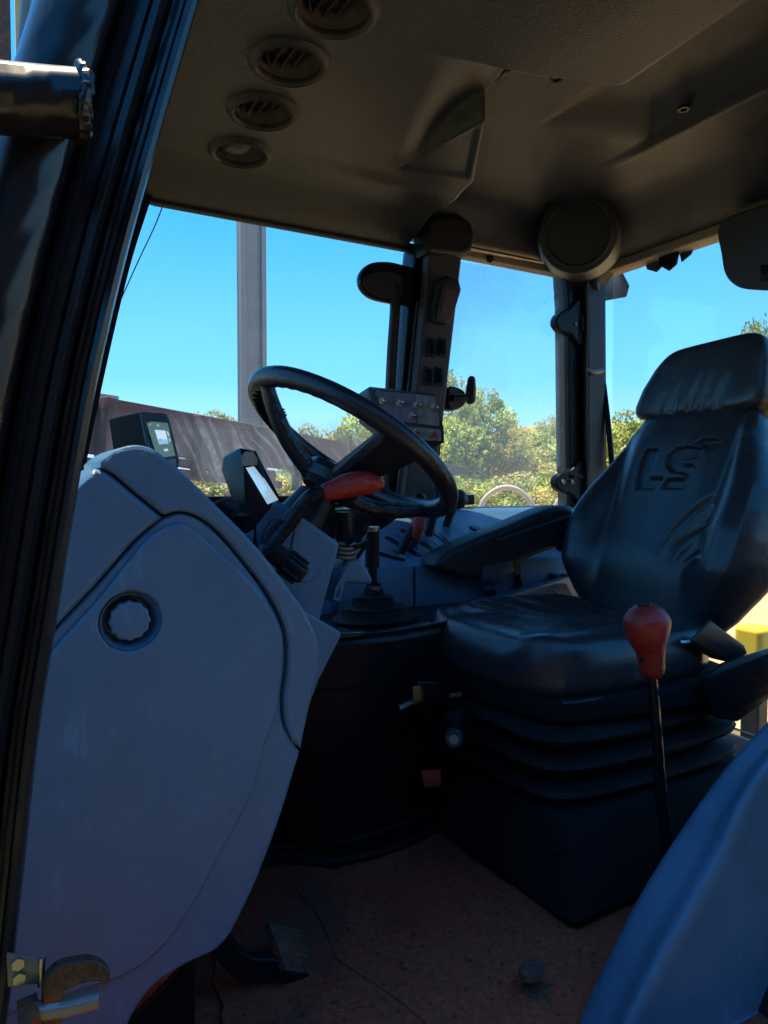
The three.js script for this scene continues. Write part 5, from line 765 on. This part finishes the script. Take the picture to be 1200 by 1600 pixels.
plant('broadleaf_tree', 'bushy green tree seen through the upper steering wheel', 'tree', 'trees behind the yard', [15.285, 0.78, -29.1846], [15.2662, 4.238, -29.3355][1], 2.4, LM.fresh, 0, 1.2);
plant('broadleaf_tree', 'low green tree left of centre in the steering wheel opening', 'tree', 'trees behind the yard', [14.4338, 0.78, -31.9571], [14.4917, 4.123, -32.0603][1], 1.9, LM.pale, 1, 4.2);
plant('broadleaf_tree', 'lone umbrella-shaped tree on the hill crest', 'tree', 'trees behind the yard', [...[45.7251, 4.2822, -48.9619].slice(0, 3), 5.0], [45.7757, 7.2008, -49.052][1], 1.7, LM.pale, 2, 5.2);
plant('broadleaf_tree', 'tall thin tree top above the headrest at the right edge', 'tree', 'trees behind the yard', [28.4894, 0.78, -17.185], [28.4728, 7.8375, -17.4808][1], 1.5, LM.deep, 2, .2);
plant('broadleaf_tree', 'green tree between the rear pillar and the headrest', 'tree', 'trees behind the yard', [20.2564, 0.78, -17.2155], [20.3042, 3.5393, -17.3006][1], 1.5, LM.fresh, 0, 2.2);
// bushes on the bank
const bush = [];
for (const [P, h, w, m, k] of [[[9.6367, 0.78, -12.8482], 2.3, 1.1, 'fresh', 1], [[9.502, 0.78, -11.7764], 2.1, 1.0, 'fresh', 0], [[10.6206, 0.78, -12.296], 2.2, 1.1, 'deep', 1], [[11.801, 0.78, -12.7811], 2.3, 1.2, 'dry', 0], [[12.9699, 0.78, -13.2726], 2.5, 1.3, 'fresh', 1], [[14.1927, 0.78, -13.7337], 2.6, 1.4, 'dry', 0], [[16.2911, 0.78, -14.851], 2.7, 1.6, 'fresh', 1],
  [[18.6813, 0.78, -20.3942], 3.6, 1.8, 'dry', 1], [[20.8955, 0.78, -21.4465], 3.9, 2.0, 'fresh', 0], [[21.027, 0.78, -20.2252], 4.0, 2.0, 'dry', 1], [[29.8657, 0.78, -32.4765], 5.6, 2.4, 'fresh', 1], [[30.0517, 0.78, -34.6669], 5.6, 2.4, 'dry', 0], [[33.1715, 0.78, -34.0636], 5.9, 2.6, 'dry', 0], [[30.7007, 0.78, -27.4182], 4.6, 2.4, 'dry', 1], [[33.5322, 0.78, -28.1241], 4.9, 2.4, 'fresh', 0],
  [[13.7352, 0.78, -20.875], 2.9, 1.6, 'fresh', 0], [[13.9274, 0.78, -23.062], 3.0, 1.8, 'deep', 1], [[12.5965, 0.78, -22.6614], 2.7, 1.7, 'fresh', 1], [[11.9826, 0.78, -24.1533], 2.6, 1.8, 'fresh', 0], [[10.9021, 0.78, -24.7597], 2.6, 1.8, 'dry', 1], [[10.1725, 0.78, -26.3165], 2.6, 1.9, 'fresh', 0], [[9.0535, 0.78, -26.9445], 2.7, 1.9, 'fresh', 1], [[7.6608, 0.78, -26.5786], 2.6, 1.9, 'dry', 0], [[6.5804, 0.78, -27.1849], 2.6, 1.9, 'fresh', 1], [[5.3919, 0.78, -27.8519], 2.7, 1.9, 'fresh', 0], [[4.2034, 0.78, -28.5188], 2.7, 1.9, 'dry', 1], [[3.0149, 0.78, -29.1857], 2.7, 1.9, 'fresh', 0]]) bush.push([P, h, w, m, k]);
const bushLabel = ['fresh green bush at the foot of the switch pillar, seen past the wheel rim', 'fresh green bush under the broadleaf tree in the square window', 'dark green bush above the left end of the pale hoop', 'yellowish dry bush above the right end of the pale hoop', 'fresh green bush lower right in the square window', 'yellowish dry bush beside the lower pillar hinge', 'green bush hidden mostly behind the rear corner pillar', 'yellowish bush half way up the hill, left one', 'green bush half way up the hill, beside the pillar', 'yellowish bush half way up the hill, behind the pillar', 'green bush near the hill crest in the square window', 'yellowish bush near the hill crest, left in the square window', 'yellowish bush near the hill crest, by the rear pillar', 'yellowish bush right of the rear corner pillar', 'green bush left of the headrest', 'green bush behind the switch box', 'dark bush behind the lower part of the switch box', 'green bush seen through the right of the steering wheel', 'green bush seen through the middle of the steering wheel', 'dry bush behind the left rim of the steering wheel', 'green bush behind the hooded display', 'green bush behind the trailer boards at the utility pole', 'dry bush behind the trailer boards left of the pole', 'green bush behind the small box monitor', 'green bush behind the trailer just left of the box monitor', 'dry bush at the left end of the trailer', 'green bush hidden behind the black door post'];
bush.forEach(([P, h, w, m, k], i) => plant('bush', bushLabel[i], 'bush', 'bushes beyond the far windows', P, -1.15 + h, w, LM[m], k, i * 1.7));

{ // long brown trailer standing beside the tractor
  const t = thing('farm_trailer', 'long weathered red-brown trailer side running away outside the far door window', 'trailer');
  const woodT = tex(512, (u, v) => { const n = fbm(u * 3, v * 40, 40, 4, 501), m = fbm(u * 6, v * 6, 6, 5, 511), k = .72 + .5 * n; return [lerp(.40, .34, m) * k, lerp(.235, .26, m) * k, lerp(.225, .27, m) * k]; }, 1.4, true);
  const wm = new THREE.MeshStandardMaterial({ map: woodT, roughness: .8, bumpMap: smudgeT, bumpScale: .006 });
  const N = V([.7288, 0, .6850]);
  const board = (q, th, nm = 'board', m = wm) => { const a = q.map(V), P = []; for (const p of a) { P.push(p.toArray()); P.push(p.clone().addScaledVector(N, -th).toArray()); } return mesh(nm, hull(P, .006), m, t); };
  board([[0.2679, 1.2736, -2.699], [2.9012, 1.2953, -5.5004], [2.9008, 1.2439, -5.5], [0.2669, 1.214, -2.698]], .10, 'top_rail');
  board([[2.927, 1.2915, -5.5278], [12.6368, 1.2646, -15.8574], [12.6382, 1.2087, -15.8589], [2.9266, 1.2397, -5.5274]], .10, 'top_rail');
  board([[0.2668, 1.2077, -2.6979], [2.9007, 1.231, -5.4999], [2.8996, 1.0894, -5.4987], [0.2652, 1.1103, -2.6962]], .05); board([[0.2651, 1.104, -2.6961], [2.8995, 1.0765, -5.4986], [2.8985, 0.9348, -5.4975], [0.2636, 1.0129, -2.6945]], .05); board([[0.2635, 1.0066, -2.6944], [2.3266, 0.9119, -4.8892], [2.3259, 0.8374, -4.8884], [0.2632, 0.9877, -2.694]], .05);
  board([[2.9265, 1.2268, -5.5273], [11.4509, 1.2088, -14.5959], [10.5995, 1.0857, -13.6901], [2.9254, 1.078, -5.5261]], .05); board([[2.9253, 1.0651, -5.526], [9.1759, 1.0519, -12.1756], [8.0371, 0.9346, -10.9641], [2.9242, 0.9226, -5.5249]], .05);
  board([[0.2625, 0.9468, -2.6933], [2.4298, 0.8211, -4.9989], [2.4293, 0.7683, -4.9984], [0.2616, 0.8933, -2.6924]], .05);
  for (const [a, b, c, d] of [[[0.5849, 1.2687, -3.0362], [0.6403, 1.2675, -3.0952], [0.611, 0.9234, -3.064], [0.5566, 0.9347, -3.0062]], [[1.3059, 1.2689, -3.8032], [1.3617, 1.2676, -3.8627], [1.3438, 0.8476, -3.8436], [1.2883, 0.8554, -3.7846]], [[2.0003, 1.2689, -4.542], [2.0623, 1.2653, -4.608], [2.0484, 0.7908, -4.5932], [1.9866, 0.7959, -4.5274]], [[2.5987, 1.2651, -5.1786], [2.6679, 1.2659, -5.2523], [2.6636, 0.743, -5.2477], [2.5943, 0.7496, -5.1739]]]) board([a, b, c, d].map(p => V(p).addScaledVector(N, .07).toArray()), .06, 'upright');
  board([[0.5319, 1.2907, -2.9799], [0.7152, 1.2985, -3.1749], [0.7149, 1.2726, -3.1745], [0.5315, 1.263, -2.9794]], .3, 'corner_box', MT.sheet);
  board([[0.2577, 0.654, -2.6882], [2.7705, 0.6225, -5.3614], [2.7698, 0.528, -5.3606], [0.2551, 0.4963, -2.6854]], .2, 'chassis_beam', MT.black);
  for (const P of [[0.7772, 0.78, -3.2408], [4.1836, 0.78, -6.8647]]) { const g = lathe([[.0, -.12], [.3, -.14], [.46, -.14], [.5, -.1], [.5, .1], [.46, .14], [.3, .14], [0, .12]], 40); mesh('wheel', along(g, [P[0] - N.x * .4, -.65, P[2] - N.z * .4], [N.x, 0, N.z]), MT.rubber, t); }
}
{
  const t = thing('utility_pole', 'tall grey concrete utility pole outside the far door window', 'utility pole');
  const P = [4.2892, 0.78, -11.2594], b = [4.5202, 14.1168, -11.6711]; const cm = std(.42, .40, .38, .85, { map: smudgeT, bumpMap: smudgeT, bumpScale: .01 });
  mesh('shaft', prismY([[P[0] - .20, 0, P[2] - .14], [P[0] + .20, 0, P[2] - .14], [P[0] + .20, 0, P[2] + .14], [P[0] - .20, 0, P[2] + .14]], -1.15, b[1], { bev: .03 }), cm, t);
  mesh('edge_rib', prismY([[P[0] - .24, 0, P[2] + .06], [P[0] - .14, 0, P[2] + .06], [P[0] - .14, 0, P[2] + .2], [P[0] - .24, 0, P[2] + .2]], -1.15, b[1], { bev: .02 }), cm, t);
  mesh('edge_rib', prismY([[P[0] + .15, 0, P[2] + .08], [P[0] + .23, 0, P[2] + .08], [P[0] + .23, 0, P[2] + .2], [P[0] + .15, 0, P[2] + .2]], -1.15, b[1], { bev: .02 }), cm, t);
  const w = thing('overhead_wire', 'thin dark overhead wire crossing the sky in the upper left of the door window', 'wire');
  mesh('wire', tube([[3.4777, 7.7933, -11.9995], [2.9606, 5.7468, -12.2066], [2.5929, 4.835, -12.4907], [2.2192, 3.9087, -12.7775], [1.4117, 1.9651, -13.3813]], .012, { rad: 6 }), MT.black, w);
}
for (const [a, lab] of [[[[7.2784, 0.4616, -8.4216], [7.4021, 0.6526, -8.36], [7.5892, 0.7588, -8.2593], [7.774, 0.7375, -8.1547], [7.9292, 0.6102, -8.0624], [8.0367, 0.3979, -7.9935]], 'pale bent hose hoop in the middle of the square side window'], [[[8.3523, 0.4404, -7.8181], [8.4667, 0.6314, -7.7616], [8.6538, 0.7375, -7.661], [8.8846, 0.6951, -7.5297], [9.0639, 0.3555, -7.4153]], 'pale bent hose hoop beside the rear corner pillar']]) {
  const t = thing('hose_hoop', lab, 'hose', 'bent hoops outside'); const p = a.map(q => q.slice()); p.unshift([a[0][0], -1.14, a[0][2]]); p.push([a[a.length - 1][0], -1.14, a[a.length - 1][2]]);
  mesh('hoop', tube(p, .045, { rad: 10, seg: 60 }), std(.55, .48, .40, .7, { map: smudgeT }), t);
}
{ // things seen past the front post
  const t = thing('yellow_post', 'yellow painted post against the sky in the upper left corner', 'post');
  const P = [0.3636, 0.78, -5.4305]; mesh('post', prismY([[P[0] - .036, 0, P[2] - .04], [P[0] + .036, 0, P[2] - .04], [P[0] + .036, 0, P[2] + .04], [P[0] - .036, 0, P[2] + .04]], -1.15, 6, { bev: .01 }), std(.62, .48, .14, .6, { map: smudgeT }), t);
  const c = thing('rusty_column', 'rusty brown steel column at the upper left corner of the photo', 'column');
  const Q = [0.0869, 0.78, -4.4383]; mesh('column', prismY([[Q[0] - .17, 0, Q[2] - .1], [Q[0] + .16, 0, Q[2] - .1], [Q[0] + .16, 0, Q[2] + .1], [Q[0] - .17, 0, Q[2] + .1]], -1.15, 6, { bev: .012 }), MT.rust, c);
}
{ // behind the tractor
  const t = thing('yellow_tank', 'bright yellow implement tank behind the cab, glimpsed right of the seat', 'tank');
  mesh('tank', rbox(...[3.3608, -0, -0.9631], .14, .18, .15, .03), std(.88, .58, .004, .5), t);
  mesh('mount', rbox([3.3608, -0, -0.9631][0], -.64, [3.3608, -0, -0.9631][2], .08, 1.0, .10, .01), MT.black, t);
}

{ // steps and rear wheel beside the doorway
  const w = thing('tractor_tyre', 'big black rear tyre under a grey fender beside the doorway, outside the photo', 'tyre');
  const arch = []; for (let i = 0; i <= 24; i++) { const a = Math.PI * (.02 + .96 * i / 24); arch.push([2.15 - 1.0 * Math.cos(a), -.45 + .98 * Math.sin(a), 0]); } for (let i = 24; i >= 0; i--) { const a = Math.PI * (.02 + .96 * i / 24); arch.push([2.15 - .96 * Math.cos(a), -.45 + .94 * Math.sin(a), 0]); }
  mesh('fender_skin', prism(arch, .80, 1.38, { bev: .01 }), MT.greyDark, w);
  mesh('tyre', lathe([[.35, -.25], [.7, -.27], [.82, -.24], [.86, -.15], [.86, .15], [.82, .24], [.7, .27], [.35, .25]], 48).rotateX(Math.PI / 2).translate(2.15, -.29, 1.09), MT.rubber, w);
  const s = thing('boarding_steps', 'black boarding steps under the open doorway, below the photo', 'steps');
  for (const [y, z] of [[-.25, .86], [-.55, .92], [-.85, .98]]) mesh('tread', rbox(.45, y, z, .5, .03, .2, .006), MT.black, s);
  for (const x of [.19, .71]) mesh('stringer', hull([[x, -.1, .78], [x, -.1, .86], [x, -.9, .88], [x, -.9, 1.08]], .006), MT.black, s);
}

{ // added shed wall, never in view: cuts the low light reaching the dash
  const t = thing('added_shed_wall', 'added dark brown sheet-metal shed wall, unseen, darkening the dashboard from the door side', 'shed');
  const g = []; for (let i = 0; i < 44; i++) g.push(rbox(-9 + i * .3, 1.1, 4.6 + (i % 2) * .02, .297, 4.5, .04, .008));
  mesh('cladding', merge(g), std(.05, .038, .032, .8, { map: smudgeT }), t);
  mesh('eaves', rbox(-2.5, 3.4, 4.6, 13.4, .12, .3, .02), MT.black, t);
}


for (const o of top) settle(o);
renderer.render(scene, camera);
